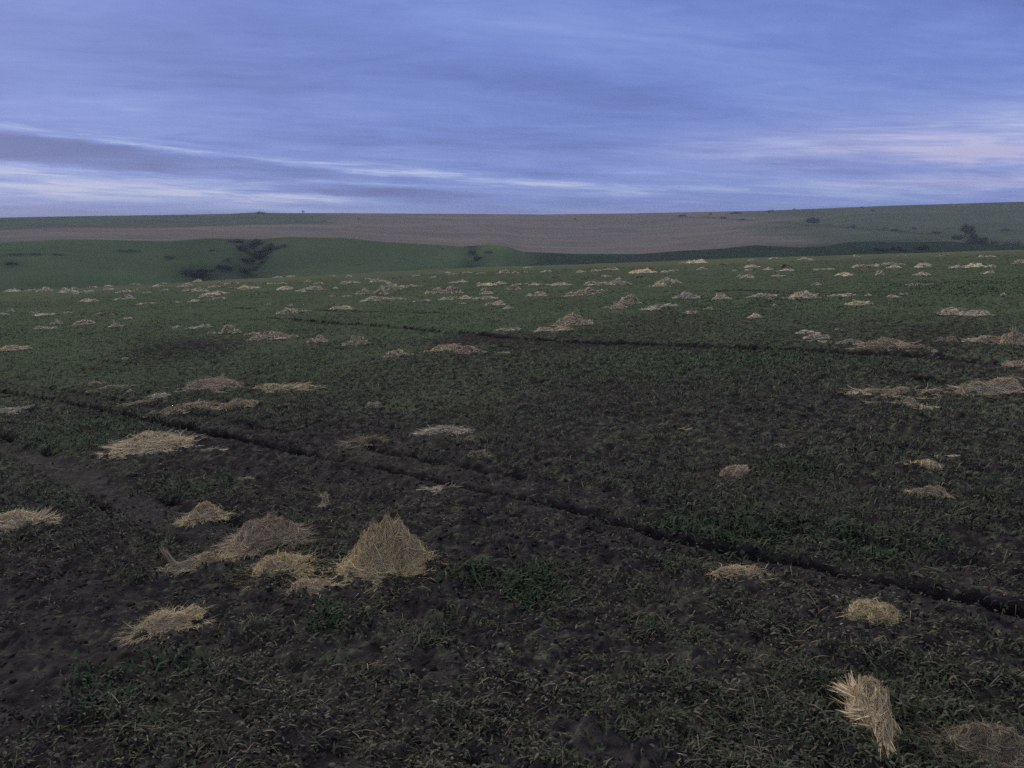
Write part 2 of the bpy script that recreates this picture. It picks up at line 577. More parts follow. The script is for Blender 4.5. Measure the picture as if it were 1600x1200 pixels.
CREST_G = curve([(-300, 384), (0, 379), (100, 374), (180, 375), (260, 377), (330, 372), (400, 374), (450, 370), (540, 372), (600, 378), (660, 381), (720, 385),
                 (760, 382), (790, 384), (815, 393), (900, 397), (1000, 397), (1060, 392), (1120, 389), (1180, 383), (1250, 387), (1290, 385), (1330, 378), (1400, 378), (1480, 377), (1520, 380), (1600, 384), (1900, 382)])
SKY_L = curve([(-300, 347), (0, 340), (100, 338), (250, 336), (360, 334), (395, 332), (440, 333), (540, 333), (700, 334), (850, 335), (1000, 333), (1100, 331),
               (1200, 329), (1300, 325), (1400, 321), (1500, 318), (1600, 315), (1900, 306)])
R_G, R_S = 380.0, 950.0


def hillside_z(x, y):
    r, th = np.hypot(x, y), np.arctan2(x, y)
    crest = EYE + CREST_G(th) * R_G
    floor = -27.0 + 0.0 * r
    t = sstep(r, 150.0, R_G)
    t = 0.55 * t + 0.45 * np.clip((r - 150.0) / (R_G - 150.0), 0, 1)
    t = np.minimum(t, 1.0)
    z = floor + (crest - floor) * t
    mid = np.sin(np.pi * np.clip((r - 150) / (R_G - 150), 0, 1))
    z = z + mid * (4.0 * vnoise(x, y, 75.0, 201) + 1.6 * vnoise(x, y, 26.0, 203))
    for px, wd, dep in ((395, 0.018, 5.0), (330, 0.03, 2.5), (742, 0.012, 4.0), (690, 0.04, 2.0)):   # gullies cut into the slope
        a0 = az_el(px, 400)[0]
        z = z - dep * np.exp(-((th - a0) / wd) ** 2) * mid
    z = np.where(r > R_G, crest - (r - R_G) * 0.16, z)
    return z


def hills_z(x, y):
    r, th = np.hypot(x, y), np.arctan2(x, y)
    sky, low = SKY_L(th), CREST_G(th) - 0.012
    t = np.clip((r - 440.0) / (R_S - 440.0), 0, 1)
    e = low + (sky - low) * (t ** 0.85)
    z = EYE + e * r
    z = z + np.sin(np.pi * t) * (1.2 * vnoise(x, y, 120.0, 211) + 0.5 * vnoise(x, y, 37.0, 213))
    z = z + 0.25 * t * vnoise(x, y, 9.0, 215)
    return np.where(r > R_S, EYE + sky * R_S - (r - R_S) * 0.02 - 0.00002 * (r - R_S) ** 2, z)


DARK, MIDG, GREY, YELL = (0.028, 0.040, 0.030), (0.052, 0.080, 0.050), (0.092, 0.090, 0.078), (0.26, 0.21, 0.09)
# px, py of the foot, width px, height px, tint, tree?, slope, label, category
SHRUBS = [
    (406, 334, 18, 5, DARK, 0, 'h', 'low dark thicket capping the small knoll on the left skyline', 'shrub'),
    (473, 334, 5, 5, GREY, 1, 'h', 'tiny lone bush on the skyline right of the knoll thicket', 'shrub'),
    (1066, 339, 14, 6, DARK, 0, 'h', 'broad low shrub at the left end of the far hedge line', 'shrub'),
    (1110, 336, 7, 5, DARK, 0, 'h', 'small round bush just below the skyline, right of the broad low shrub', 'shrub'),
    (1130, 342, 9, 6, DARK, 0, 'h', 'small dark bush in the far hedge, below the small round bush', 'shrub'),
    (1160, 344, 8, 4, MIDG, 0, 'h', 'low bush in the far hedge between two bare gaps', 'shrub'),
    (1150, 334, 20, 4, GREY, 0, 'h', 'pale leafless scrub just under the skyline, left of the lone skyline bush', 'shrub'),
    (1204, 332, 11, 6, DARK, 0, 'h', 'lone dark bush standing out on the skyline right of centre', 'shrub'),
    (1241, 328, 5, 3, DARK, 0, 'h', 'speck of a bush on the skyline, first right of the lone dark bush', 'shrub'),
    (1270, 352, 20, 11, DARK, 1, 'h', 'bushy dark tree standing alone halfway up the right hill', 'tree'),
    (1295, 352, 10, 4, MIDG, 0, 'h', 'low shrub at the right foot of the lone bushy tree', 'shrub'),
    (1332, 356, 13, 8, MIDG, 0, 'h', 'thin grey green shrub on the hedge line right of the lone tree', 'shrub'),
    (1347, 325, 7, 3, DARK, 0, 'h', 'small bush on the skyline above the thin grey green shrub', 'shrub'),
    (1363, 330, 10, 5, GREY, 0, 'h', 'faint brown bush just below the right skyline', 'shrub'),
    (1382, 359, 8, 6, MIDG, 0, 'h', 'small upright shrub on the hedge, left of the spreading low shrub', 'shrub'),
    (1398, 361, 16, 5, DARK, 0, 'h', 'spreading low shrub midway along the hedge down the right hill', 'shrub'),
    (1428, 362, 6, 8, DARK, 1, 'h', 'slim upright little tree in the hedge on the right hill', 'tree'),
    (1462, 365, 18, 6, DARK, 0, 'h', 'wide dark shrub in the hedge just left of the tall thicket', 'shrub'),
    (1511, 372, 20, 19, DARK, 1, 'h', 'tallest dark tree of the thicket low on the right hill', 'tree'),
    (1524, 381, 34, 21, DARK, 0, 'h', 'dense dark bush filling the right side of the tall thicket', 'shrub'),
    (1499, 374, 20, 10, DARK, 0, 'h', 'dark bush at the left edge of the tall thicket', 'shrub'),
    (1507, 377, 12, 8, YELL, 0, 'h', 'small yellow bush glowing at the foot of the tall thicket', 'shrub'),
    (1552, 384, 28, 13, MIDG, 0, 'h', 'broad shrub right of the dense thicket bush', 'shrub'),
    (1585, 384, 30, 11, GREY, 0, 'h', 'pale grey leafless shrub at the right edge of the view', 'shrub'),
    (1570, 361, 17, 7, MIDG, 0, 'h', 'lone shrub on the open slope above the thicket', 'shrub'),
    (1404, 391, 26, 11, GREY, 0, 'g', 'grey leafless bush just beyond the field crest on the right', 'shrub'),
    (1375, 392, 22, 7, DARK, 0, 'g', 'low dark bush left of the grey leafless bush beyond the crest', 'shrub'),
    (1440, 390, 30, 8, DARK, 0, 'g', 'long dark bush right of the grey leafless bush beyond the crest', 'shrub'),
    (380, 392, 22, 16, GREY, 0, 'g', 'grey leafless shrub at the left head of the gully', 'shrub'),
    (402, 382, 26, 11, GREY, 0, 'g', 'grey leafless shrub at the top of the gully, under the brown field', 'shrub'),
    (424, 390, 28, 13, GREY, 0, 'g', 'grey leafless shrub at the right head of the gully', 'shrub'),
    (398, 400, 18, 14, DARK, 0, 'g', 'dark bush in the middle of the gully among grey shrubs', 'shrub'),
    (408, 411, 20, 17, DARK, 1, 'g', 'darkest rounded tree low in the gully', 'tree'),
    (392, 388, 20, 10, DARK, 0, 'g', 'dark bush wedged between the grey shrubs at the gully head', 'shrub'),
    (414, 398, 22, 12, DARK, 0, 'g', 'dark bush on the right wall of the gully', 'shrub'),
    (386, 410, 22, 10, DARK, 0, 'g', 'dark bush on the left wall of the gully', 'shrub'),
    (400, 420, 24, 9, MIDG, 0, 'g', 'green bush below the darkest rounded tree of the gully', 'shrub'),
    (350, 420, 30, 8, DARK, 0, 'g', 'dark bush between the long valley thicket and the gully', 'shrub'),
    (290, 427, 30, 8, MIDG, 0, 'g', 'green bush at the left end of the long valley thicket', 'shrub'),
    (358, 408, 18, 8, MIDG, 0, 'g', 'green shrub on the left bank of the gully', 'shrub'),
    (445, 386, 18, 6, MIDG, 0, 'g', 'low green shrub on the right shoulder of the gully', 'shrub'),
    (370, 378, 26, 6, GREY, 0, 'g', 'thin grey scrub along the slope crest left of the gully', 'shrub'),
    (382, 424, 34, 7, DARK, 0, 'g', 'flat dark thicket at the foot of the gully', 'shrub'),
    (312, 430, 62, 14, DARK, 0, 'g', 'long dark thicket in the valley bottom left of the gully', 'shrub'),
    (265, 405, 22, 7, MIDG, 0, 'g', 'small scrubby bush on the open green slope left of the gully', 'shrub'),
    (335, 392, 16, 5, MIDG, 0, 'g', 'small low bush just left of the gully head', 'shrub'),
    (195, 394, 44, 7, MIDG, 0, 'g', 'long low strip of scrub high on the left green slope', 'shrub'),
    (45, 399, 66, 6, MIDG, 0, 'g', 'longest strip of low scrub at the left edge of the slope', 'shrub'),
    (92, 399, 20, 5, MIDG, 0, 'g', 'short strip of scrub between the two long strips on the left slope', 'shrub'),
    (18, 413, 16, 6, DARK, 0, 'g', 'small dark bush on the slope near the left edge', 'shrub'),
    (738, 398, 13, 10, DARK, 0, 'g', 'dark round bush in the hollow below the bright green hilltop', 'shrub'),
    (746, 407, 20, 11, DARK, 0, 'g', 'lower dark bush in the hollow below the bright green hilltop', 'shrub'),
    (765, 396, 20, 7, MIDG, 0, 'g', 'green bush right of the two dark bushes in the hollow', 'shrub'),
    (560, 331 + 12, 5, 4, DARK, 0, 'h', 'speck of a bush low on the far field, left of centre', 'shrub'),
    (898, 343, 5, 4, DARK, 0, 'h', 'speck of a bush on the brown field right of centre', 'shrub'),
]


def land_material(name, kind):
    m, k = new_mat(name)
    tc = k.node('ShaderNodeTexCoord')
    P = tc.outputs['Object']
    mp = k.node('ShaderNodeMapping')
    k.put(mp.inputs[0], P)
    mp.inputs['Scale'].default_value = (0.30, 1.0, 1.0)
    n1 = k.noise(P, 0.02, 5, 0.6)
    n2 = k.noise(P, 0.16, 6, 0.65)
    n3 = k.noise(mp.outputs[0], 0.035, 8, 0.68, 0.6)
    if kind == 'green':
        c = k.mix(k.smooth(n1, 0.3, 0.7), (0.060, 0.090, 0.050), (0.080, 0.108, 0.058))
        c = k.mix(k.m('MULTIPLY', k.smooth(n2, 0.45, 0.75), 0.5), c, (0.028, 0.056, 0.030))
        c = k.mix(attr(k, 'scrub'), c, k.mix(k.smooth(n2, 0.3, 0.7), (0.014, 0.027, 0.022), (0.026, 0.040, 0.030)))  # dark scrub colour, which also carries the painted shade of the folds
        c = k.mix(attr(k, 'bright'), c, (0.085, 0.135, 0.045))
    else:
        c = k.mix(k.smooth(n3, 0.38, 0.62), (0.130, 0.109, 0.100), (0.168, 0.143, 0.128))
        c = k.mix(k.m('MULTIPLY', k.smooth(n3, 0.56, 0.68), 0.4), c, (0.23, 0.205, 0.18))
        c = k.mix(k.m('MULTIPLY', k.smooth(n2, 0.55, 0.75), 0.45), c, (0.085, 0.080, 0.062))
        g = k.mix(k.smooth(n1, 0.3, 0.7), (0.056, 0.072, 0.050), (0.082, 0.096, 0.066))
        g = k.mix(k.m('MULTIPLY', k.smooth(n3, 0.52, 0.68), 0.6), g, (0.105, 0.105, 0.075))
        g = k.mix(k.m('MULTIPLY', k.smooth(n2, 0.5, 0.7), 0.5), g, (0.038, 0.050, 0.035))
        c = k.mix(attr(k, 'pasture'), c, g)
        c = k.mix(attr(k, 'scrub'), c, (0.030, 0.044, 0.032))
    bmp = k.node('ShaderNodeBump')
    bmp.inputs['Strength'].default_value = 0.6
    bmp.inputs['Distance'].default_value = 0.8
    k.put(bmp.inputs['Height'], n2)
    principled(k, c, 1.0, 0.0, bmp.outputs[0])
    return m


def pixel_of(x, y, z):
    """photograph pixel of points (used to say where along the slopes each crop lies)"""
    cz, cyv = math.cos(PITCH), math.sin(PITCH)
    dz = z - EYE
    depth = y * cz - dz * cyv
    up = y * cyv + dz * cz
    return 800 + FPX * x / depth, 600 - FPX * up / depth


def build_land():
    th = np.radians(np.linspace(-72, 72, 900))
    r = np.concatenate([np.linspace(118, 160, 10)[:-1], np.linspace(160, 400, 200), np.linspace(400, 470, 14)[1:]])
    R, T = np.meshgrid(r, th, indexing='ij')
    x, y = (R * np.sin(T)).ravel(), (R * np.cos(T)).ravel()
    z = hillside_z(x, y)
    rr, tt = R.ravel(), T.ravel()
    # scrubby growth in valley and gullies; slope shade is put into its dark colour
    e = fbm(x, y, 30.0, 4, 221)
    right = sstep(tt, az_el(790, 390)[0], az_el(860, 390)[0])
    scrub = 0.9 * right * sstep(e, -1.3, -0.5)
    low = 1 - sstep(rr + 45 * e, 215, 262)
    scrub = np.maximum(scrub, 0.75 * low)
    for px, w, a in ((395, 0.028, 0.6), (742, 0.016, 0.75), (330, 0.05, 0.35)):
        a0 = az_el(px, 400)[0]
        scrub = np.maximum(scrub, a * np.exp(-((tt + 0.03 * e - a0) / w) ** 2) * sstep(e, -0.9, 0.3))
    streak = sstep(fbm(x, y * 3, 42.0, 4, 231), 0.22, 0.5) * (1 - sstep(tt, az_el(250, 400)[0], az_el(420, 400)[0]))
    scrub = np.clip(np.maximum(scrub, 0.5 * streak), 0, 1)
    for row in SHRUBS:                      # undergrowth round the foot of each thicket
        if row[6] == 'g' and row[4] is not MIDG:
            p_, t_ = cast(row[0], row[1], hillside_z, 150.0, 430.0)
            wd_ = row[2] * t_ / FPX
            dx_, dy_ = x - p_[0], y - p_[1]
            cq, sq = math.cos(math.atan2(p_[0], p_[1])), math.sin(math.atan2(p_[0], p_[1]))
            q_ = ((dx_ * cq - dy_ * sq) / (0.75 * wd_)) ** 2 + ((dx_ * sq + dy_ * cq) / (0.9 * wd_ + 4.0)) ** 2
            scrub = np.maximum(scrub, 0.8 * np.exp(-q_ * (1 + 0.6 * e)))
    br = np.exp(-((tt - az_el(775, 384)[0]) / 0.022) ** 4) * sstep(rr, 340, 372) * 0.8
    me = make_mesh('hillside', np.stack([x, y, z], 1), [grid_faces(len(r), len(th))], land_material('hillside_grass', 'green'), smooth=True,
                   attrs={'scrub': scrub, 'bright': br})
    tag(link('hillside', me), kind='structure')

    r = np.concatenate([np.linspace(400, 980, 260), np.geomspace(980, 5000, 40)[1:]])
    R, T = np.meshgrid(r, th, indexing='ij')
    x, y = (R * np.sin(T)).ravel(), (R * np.cos(T)).ravel()
    z = hills_z(x, y)
    rr, tt = R.ravel(), T.ravel()
    e = fbm(x, y, 60.0, 4, 241)
    A = lambda px: az_el(px, 350)[0]
    top = sstep(rr + 25 * e, 735, 765) * (1 - sstep(tt + 0.03 * e, A(480), A(560)))            # pasture along the top on the left
    right = sstep(tt + 0.10 * e + 0.00022 * (rr - 700), A(1120), A(1330))                       # green hill on the right
    pasture = np.clip(np.maximum(top, right), 0, 1)
    pasture = np.maximum(pasture, 0.35 * sstep(e, 0.1, 0.5))
    scr = 0.5 * np.exp(-((rr - (752 + 20 * e)) / 9) ** 2) * (1 - sstep(tt, A(150), A(560)))
    dk = sstep(fbm(x, y * 2, 80.0, 4, 251), 0.05, 0.4) * np.exp(-((tt - A(1370)) / 0.13) ** 2) * (1 - sstep(rr, 520, 600)) * 0.9
    px_, py_ = pixel_of(x, y, z)
    def band(pts, wdt):
        d_, _, _ = seg_dist(px_ + 6 * e, py_ + 1.2 * vnoise(x, y, 14.0, 261), pts)
        return np.exp(-(d_ / wdt) ** 2) * (0.55 + 0.45 * vnoise(x, y, 25.0, 263))
    hedge = np.maximum(band([(1050, 338), (1130, 342), (1270, 351), (1400, 361), (1500, 371)], 1.6), 0.7 * band([(1290, 385), (1380, 373), (1500, 372)], 2.5))
    hedge = np.maximum(hedge, 0.5 * band([(0, 353), (260, 348), (330, 346)], 1.2))
    dk = np.maximum(dk, hedge)
    me = make_mesh('far_hills', np.stack([x, y, z], 1), [grid_faces(len(r), len(th))], land_material('far_land', 'brown'), smooth=True,
                   attrs={'scrub': np.clip(np.maximum(scr, dk), 0, 1), 'pasture': pasture})
    tag(link('far_hills', me), kind='structure')


build_land()


# ------------------------------------------------------------------ shrubs and trees on the slopes
def leaf_cloud(rng, n, w, h, lobes, leaf):
    """many small leaf clumps spread through a crown of a few lobes; unit: metres, base at z = 0"""
    pts, nrm, shade = [], [], []
    for i in range(n):
        cx, cy, cz, rx, rz = lobes[rng.integers(len(lobes))]
        while True:
            p = rng.uniform(-1, 1, 3)
            q = np.linalg.norm(p)
            if 0.3 < q < 1: break
        p = p * rng.choice([1, 1, 1, 1.25, 1.5])
        pts.append((cx + p[0] * rx, cy + p[1] * rx, max(cz + p[2] * rz, 0.03 * h)))
        nrm.append(p / q + rng.normal(0, 0.6, 3))
    pts, nrm = np.array(pts), np.array(nrm)
    nrm /= np.linalg.norm(nrm, axis=1)[:, None]
    a = np.cross(nrm, rng.normal(0, 1, nrm.shape))
    a /= np.linalg.norm(a, axis=1)[:, None]
    b = np.cross(nrm, a)
    s = leaf * rng.uniform(0.5, 1.3, (n, 1))
    v = np.stack([pts - a * s, pts - b * s * 0.6 + nrm * s * 0.2, pts + a * s, pts + b * s * 0.6 + nrm * s * 0.2], 1).reshape(-1, 3)
    f = np.arange(4 * n).reshape(-1, 4)
    return v, f


def tube(path, rad, sides=5):
    path, v, f = np.asarray(path, float), [], []
    for i, p in enumerate(path):
        t = path[min(i + 1, len(path) - 1)] - path[max(i - 1, 0)]
        t /= np.linalg.norm(t)
        a = np.cross(t, (0.3, 1, 0.1)); a /= np.linalg.norm(a)
        b = np.cross(t, a)
        for k_ in range(sides):
            g = 2 * math.pi * k_ / sides
            v.append(p + (a * math.cos(g) + b * math.sin(g)) * rad[i])
    for i in range(len(path) - 1):
        for k_ in range(sides):
            j = (k_ + 1) % sides
            f.append((i * sides + k_, i * sides + j, (i + 1) * sides + j, (i + 1) * sides + k_))
    return np.array(v), np.array(f)


def make_bush(name, w, h, seed, tint, tree=False, dense=1.0):
    """an Empty at the foot with a crown and a trunk; w, h in metres"""
    rng = np.random.default_rng(seed)
    root = bpy.data.objects.new(name, None)
    COL.objects.link(root)
    root.empty_display_size = 0.5
    lobes = []
    nl = 7 if tree else 9
    for i in range(nl):
        u = rng.uniform(-0.36, 0.36)
        top = (1 - (abs(u) / 0.5) ** 2)
        base = 0.42 if tree else 0.12
        cz = h * rng.uniform(base, base + 0.42 * top)
        rz = min(h * rng.uniform(0.16, 0.3), h - cz)
        lobes.append((u * w, rng.uniform(-0.3, 0.3) * w * 0.7, cz, w * rng.uniform(0.12, 0.24), rz))
    n = int(1100 * dense)
    v, f = leaf_cloud(rng, n, w, h, lobes, 0.030 * math.sqrt(w * h))
    c = np.array(tint)[None, :] * rng.uniform(0.6, 1.45, (n, 1))
    me = make_mesh('crown', v, [f], MAT_LEAF, np.repeat(c, 4, 0))
    link('crown', me, parent=root)
    vs, fs, off = [], [], 0
    stems = 1 if tree else 4
    for s in range(stems):
        top = np.array([rng.uniform(-0.2, 0.2) * w, rng.uniform(-0.2, 0.2) * w, h * 0.6])
        p0 = np.array([rng.uniform(-0.06, 0.06) * w, rng.uniform(-0.06, 0.06) * w, -0.05 * h])
        path = [p0 + (top - p0) * q + np.array([rng.normal(0, 0.02) * w, 0, 0]) * (0 < q < 1) for q in (0, 0.35, 0.7, 1)]
        rad = np.array([0.03, 0.024, 0.015, 0.006]) * (h if tree else 0.6 * h)
        a, b = tube(path, rad)
        vs.append(a); fs.append(b + off); off += len(a)
        for l in range(3):          # limbs
            cx, cy, cz, _, _ = lobes[rng.integers(len(lobes))]
            st = p0 + (top - p0) * rng.uniform(0.3, 0.8)
            a, b = tube([st, 0.5 * (st + np.array([cx, cy, cz])) + np.array([0, 0, 0.02 * h]), (cx, cy, cz)], np.array([0.014, 0.009, 0.004]) * h)
            vs.append(a); fs.append(b + off); off += len(a)
    V = np.concatenate(vs)
    me = make_mesh('trunk', V, [np.concatenate(fs)], MAT_BARK, np.tile((0.06, 0.05, 0.045), (len(V), 1)))
    link('trunk', me, parent=root)
    return root


def slope_point(px, py, zf, t0, t1):
    return cast(px, py, zf, t0, t1)


def build_shrubs():
    for i, (px, py, w, h, tint, tree, where, label, cat) in enumerate(SHRUBS):
        if where == 'h':
            p, t = cast(px, py, hills_z, 400.0, 1100.0)
        else:
            p, t = cast(px, py, hillside_z, 150.0, 430.0)
        s = t / FPX
        root = make_bush('tree' if tree and cat == 'tree' else 'shrub', w * s * 1.1, h * s * 1.15, 500 + i, tint, bool(tree), 0.7 if tint is MIDG else (1.0 if w < 20 else 2.6))
        root.location = (p[0], p[1], p[2] - 0.03 * h * s)
        root.rotation_euler.z = -math.atan2(p[0], p[1])
        tag(root, label, cat, 'shrubs and trees on the far slopes')


build_shrubs()


# ------------------------------------------------------------------ clumps of mown straw
PALE, GOLD, TAN, RED, DULL, GREYS = (0.70, 0.59, 0.40), (0.62, 0.505, 0.30), (0.61, 0.495, 0.32), (0.47, 0.375, 0.275), (0.31, 0.26, 0.18), (0.62, 0.55, 0.415)


def lobe_set(kind, rng):
    """lobes (u, v, su, sv, height) over a unit footprint, u across the view and v away from it"""
    L = []
    if kind == 'mound':
        L = [(0, 0, 0.50, 0.50, 1.0)] + [(rng.uniform(-0.6, 0.6), rng.uniform(-0.5, 0.5), 0.24, 0.28, rng.uniform(0.2, 0.5)) for _ in range(4)]
    elif kind == 'peak':
        L = [(0.06, 0.1, 0.32, 0.36, 1.2), (-0.36, -0.05, 0.36, 0.42, 0.58), (0.46, -0.02, 0.34, 0.4, 0.72), (0.0, -0.45, 0.34, 0.34, 0.32)]
    elif kind == 'flat':
        L = [(rng.uniform(-0.65, 0.65), rng.uniform(-0.5, 0.5), rng.uniform(0.2, 0.4), rng.uniform(0.22, 0.4), rng.uniform(0.45, 1.0)) for _ in range(7)]
    elif kind == 'wisp':
        v = 0.0
        for u in np.linspace(-0.85, 0.85, 7):
            v = np.clip(v + rng.normal(0, 0.18), -0.5, 0.5)
            L.append((u, v, 0.22, 0.22, rng.uniform(0.35, 1.0) * (1 - 0.5 * abs(u))))
    elif kind in ('tail_left', 'tail_right'):
        s = 1 if kind == 'tail_left' else -1
        L = [(0.4 * s, 0, 0.30, 0.42, 1.0), (0.68 * s, -0.1, 0.2, 0.3, 0.55), (0.12 * s, 0.05, 0.26, 0.3, 0.6)]
        v = 0
        for u in (-0.2, -0.45, -0.7, -0.9):
            v += rng.normal(0, 0.12)
            L.append((u * s, v, 0.18, 0.16, rng.uniform(0.18, 0.38)))
    elif kind == 'arch':
        L = [(-0.25, 0.15, 0.3, 0.35, 0.85), (0.12, 0.25, 0.3, 0.3, 1.0), (0.5, 0.0, 0.26, 0.3, 0.6), (0.14, -0.45, 0.2, 0.24, -0.75), (-0.7, -0.1, 0.2, 0.25, 0.3)]
    elif kind == 'twin':
        L = [(-0.70, 0, 0.16, 0.35, 0.55), (-0.40, -0.05, 0.22, 0.22, 0.22), (-0.1, 0, 0.25, 0.2, 0.25), (0.38, 0.05, 0.18, 0.4, 1.0), (0.75, 0, 0.2, 0.22, 0.28)]
    elif kind == 'tuft':
        L = [(0, 0, 0.45, 0.45, 0.40), (0.4, -0.1, 0.3, 0.3, 0.30)]
    elif kind == 'sheaf':
        L = [(-0.5, 0.75, 0.10, 0.2, 0.18), (-0.32, 0.5, 0.16, 0.22, 0.4), (-0.08, 0.25, 0.24, 0.26, 0.75), (0.14, 0.0, 0.28, 0.28, 0.9), (0.34, -0.35, 0.26, 0.26, 0.7), (0.46, -0.68, 0.14, 0.2, 0.35)]
    elif kind == 'loose':
        L = [(rng.uniform(-0.7, 0.7), rng.uniform(-0.6, 0.6), 0.3, 0.3, rng.uniform(0.3, 0.8)) for _ in range(6)]
    return L


def clump(name, px, py, w, h, kind, tint, label, cat, group, seed, lean=None, spikes=None, extra=None, lie=None):
    rng = np.random.default_rng(seed)
    base, t = cast(px, py)
    dull = 0.55 * float(sstep(t, 7.0, 22.0))          # the drier, greyer straw lies farther up the field
    tint = tuple((1 - dull) * a_ + dull * b_ for a_, b_ in zip(tint, (tint[0], 0.90 * tint[0], 0.68 * tint[0])))
    tint = tuple(a_ * (1 + 0.15 * float(sstep(t, 10.0, 25.0))) for a_ in tint)
    az = math.atan2(base[0], base[1])
    e1 = np.array([math.cos(az), -math.sin(az)])
    e2 = np.array([math.sin(az), math.cos(az)])
    rng_h = np.hypot(base[0], base[1])
    dep = math.atan2(EYE - base[2], rng_h)
    near = t < 12
    W = w * t / FPX
    Hv = h * t / FPX
    ratio = {'mound': 0.75, 'peak': 0.8, 'flat': 0.6, 'wisp': 0.3, 'tail_left': 0.45, 'tail_right': 0.45, 'arch': 0.6, 'twin': 0.3, 'tuft': 0.6, 'loose': 0.6, 'sheaf': 1.0}[kind]
    D = W * ratio
    if kind in ('flat', 'loose'):
        D = min(max(D, 0.85 * Hv / math.sin(dep) * 0.8), 1.6 * W)
    D = min(D, 0.8 * Hv / math.sin(dep))
    if lie:
        D = lie * Hv / math.sin(dep)
    Ht = max((Hv - 0.72 * D * math.sin(dep)) / math.cos(dep), 0.10 * D, 0.02)
    centre = base[:2] + e2 * D * 0.5
    lobes = lobe_set(kind, rng) + (extra or [])
    tail_ = 1.0
    if t > 9 and kind in ('mound', 'flat', 'arch', 'peak', 'tail_left', 'tail_right'):      # frayed ends lying out to the sides
        tail_ = 0.35
        for sgn in (-1, 1):
            if rng.random() < 0.8:
                reach, vv0 = rng.uniform(0.9, 1.4), rng.uniform(-0.4, 0.4)
                for q_ in np.linspace(0.6, reach, 4):
                    lobes.append((sgn * q_, vv0 + rng.normal(0, 0.06), 0.16, 0.15, rng.uniform(0.18, 0.38)))
    if near and kind in ('mound', 'peak', 'flat'):                                          # hollows between the layers
        for _ in range(5):
            lobes.append((rng.uniform(-0.6, 0.6), rng.uniform(-0.8, 0.2), rng.uniform(0.08, 0.15), rng.uniform(0.08, 0.14), -rng.uniform(0.25, 0.5)))
    ns = seed * 7 + 1

    def H(u, v):
        s = np.zeros(np.shape(u))
        for cu, cv, su, sv, hh in lobes:
            s = s + hh * np.exp(-((u - cu) / su) ** 2 - ((v - cv) / sv) ** 2)
        s = np.maximum(s, 0)
        s = s * (1 + 0.45 * vnoise(u * 3 + 5, v * 3, 0.9, ns) + 0.30 * vnoise(u * 3, v * 3, 0.33, ns + 3))
        s = 1 - np.exp(-(0.95 if kind == 'peak' else 1.5) * np.maximum(s, 0))
        s = s * (1 + 0.22 * vnoise(u * 3, v * 3, 0.16, ns + 6))
        ue = np.sign(u) * np.where(np.abs(u) > 0.8, 0.8 + (np.abs(u) - 0.8) * tail_, np.abs(u))
        edge = 1 - sstep(ue * ue + v * v + 0.45 * vnoise(u * 3, v * 3, 0.7, ns + 9), 0.85, 1.25)
        return np.maximum(s, 0) * edge

    gu, gv = np.meshgrid(np.linspace(-1.7, 1.7, 90), np.linspace(-1.1, 1.1, 40))
    peak = H(gu, gv).max() + 1e-6
    nu, nv = (44, 30) if near else ((56, 26) if t < 30 else (50, 20))
    gu, gv = np.meshgrid(np.linspace(-1.15 if near else -1.65, 1.15 if near else 1.65, nu), np.linspace(-1.1, 1.1, nv))
    hu = H(gu, gv) / peak
    V, F, C = [], [], []

    def world(u, v, z):
        xy = centre[None, :] + np.outer(u * W / 2, e1) + np.outer(v * D / 2, e2)
        return np.column_stack([xy, z])

    core_scale = 0.0 if kind == 'loose' else (0.62 if near else 0.66)
    if core_scale:
        wv = world(gu.ravel(), gv.ravel(), np.zeros(gu.size))
        wv[:, 2] = field_macro(wv[:, 0], wv[:, 1]) - 0.012 + hu.ravel() * Ht * core_scale
        f = grid_faces(nv, nu)
        keep = hu.ravel()[f].max(1) > (0.14 if near else 0.16)
        F.append(f[keep]); V.append(wv)
        cc = np.array(tint)[None, :] * ((0.45 if near else 0.75) + 0.25 * rng.random((len(wv), 1)))  # inner shade of the clump put into the core's darker colour
        C.append(cc)
    off = len(V[0]) if V else 0
    # strands
    area = w * h
    n = int(np.clip(area * (1.35 if near else 1.0), 60, 10500 if near else 700))
    if kind == 'loose': n = int(n * 0.30)
    ns_ = 7 if near else 4
    L0 = np.clip(W * (0.48 if near else 0.38), 0.05, 0.30 if near else 0.38)
    su, sv = [], []
    while len(su) < n:
        u, v = rng.uniform(-1.6, 1.6, 6 * n), rng.uniform(-1.05, 1.05, 6 * n)
        k_ = H(u, v) / peak > rng.uniform(0.03, 0.35, 6 * n)
        su.extend(u[k_]); sv.extend(v[k_])
    su, sv = np.array(su[:n]), np.array(sv[:n])
    comb = rng.uniform(-0.5, 0.5) if lean is None else lean
    phi = comb + rng.normal(0, 0.42 if near else 0.4, n) + 0.9 * vnoise(su * 2, sv * 2, 0.8, ns + 21) + np.pi * rng.integers(0, 2, n)
    turn = rng.normal(0, 0.9, n)
    Ls = L0 * rng.uniform(0.35, 1.5, n)
    out_ = rng.random(n) < (0.03 if kind == 'peak' else 0.08)                      # stray stalks round the foot
    su = np.where(out_, su * 1.14, su * 0.96); sv = np.where(out_, sv * 1.14, sv * 0.96)
    Ls = np.where(out_, Ls * 0.5, Ls * (1 - 0.45 * np.clip(np.hypot(su, sv) - 0.35, 0, 1)))
    layer = rng.beta(2.2, 1.4, n)
    lift = np.where(rng.random(n) < (0.11 if near else 0.12), rng.uniform(0.05, 0.27, n), 0.0) * Ls
    wid = np.maximum(0.0014, t * (0.00037 if near else 0.00066)) * rng.uniform(0.6, 1.5, n)
    pts = []
    xu, yv = su * W / 2, sv * D / 2
    q = np.linspace(-0.5, 0.5, ns_ + 1)
    X = np.zeros((n, ns_ + 1)); Y = np.zeros((n, ns_ + 1))
    ang = phi[:, None] + turn[:, None] * q[None, :]
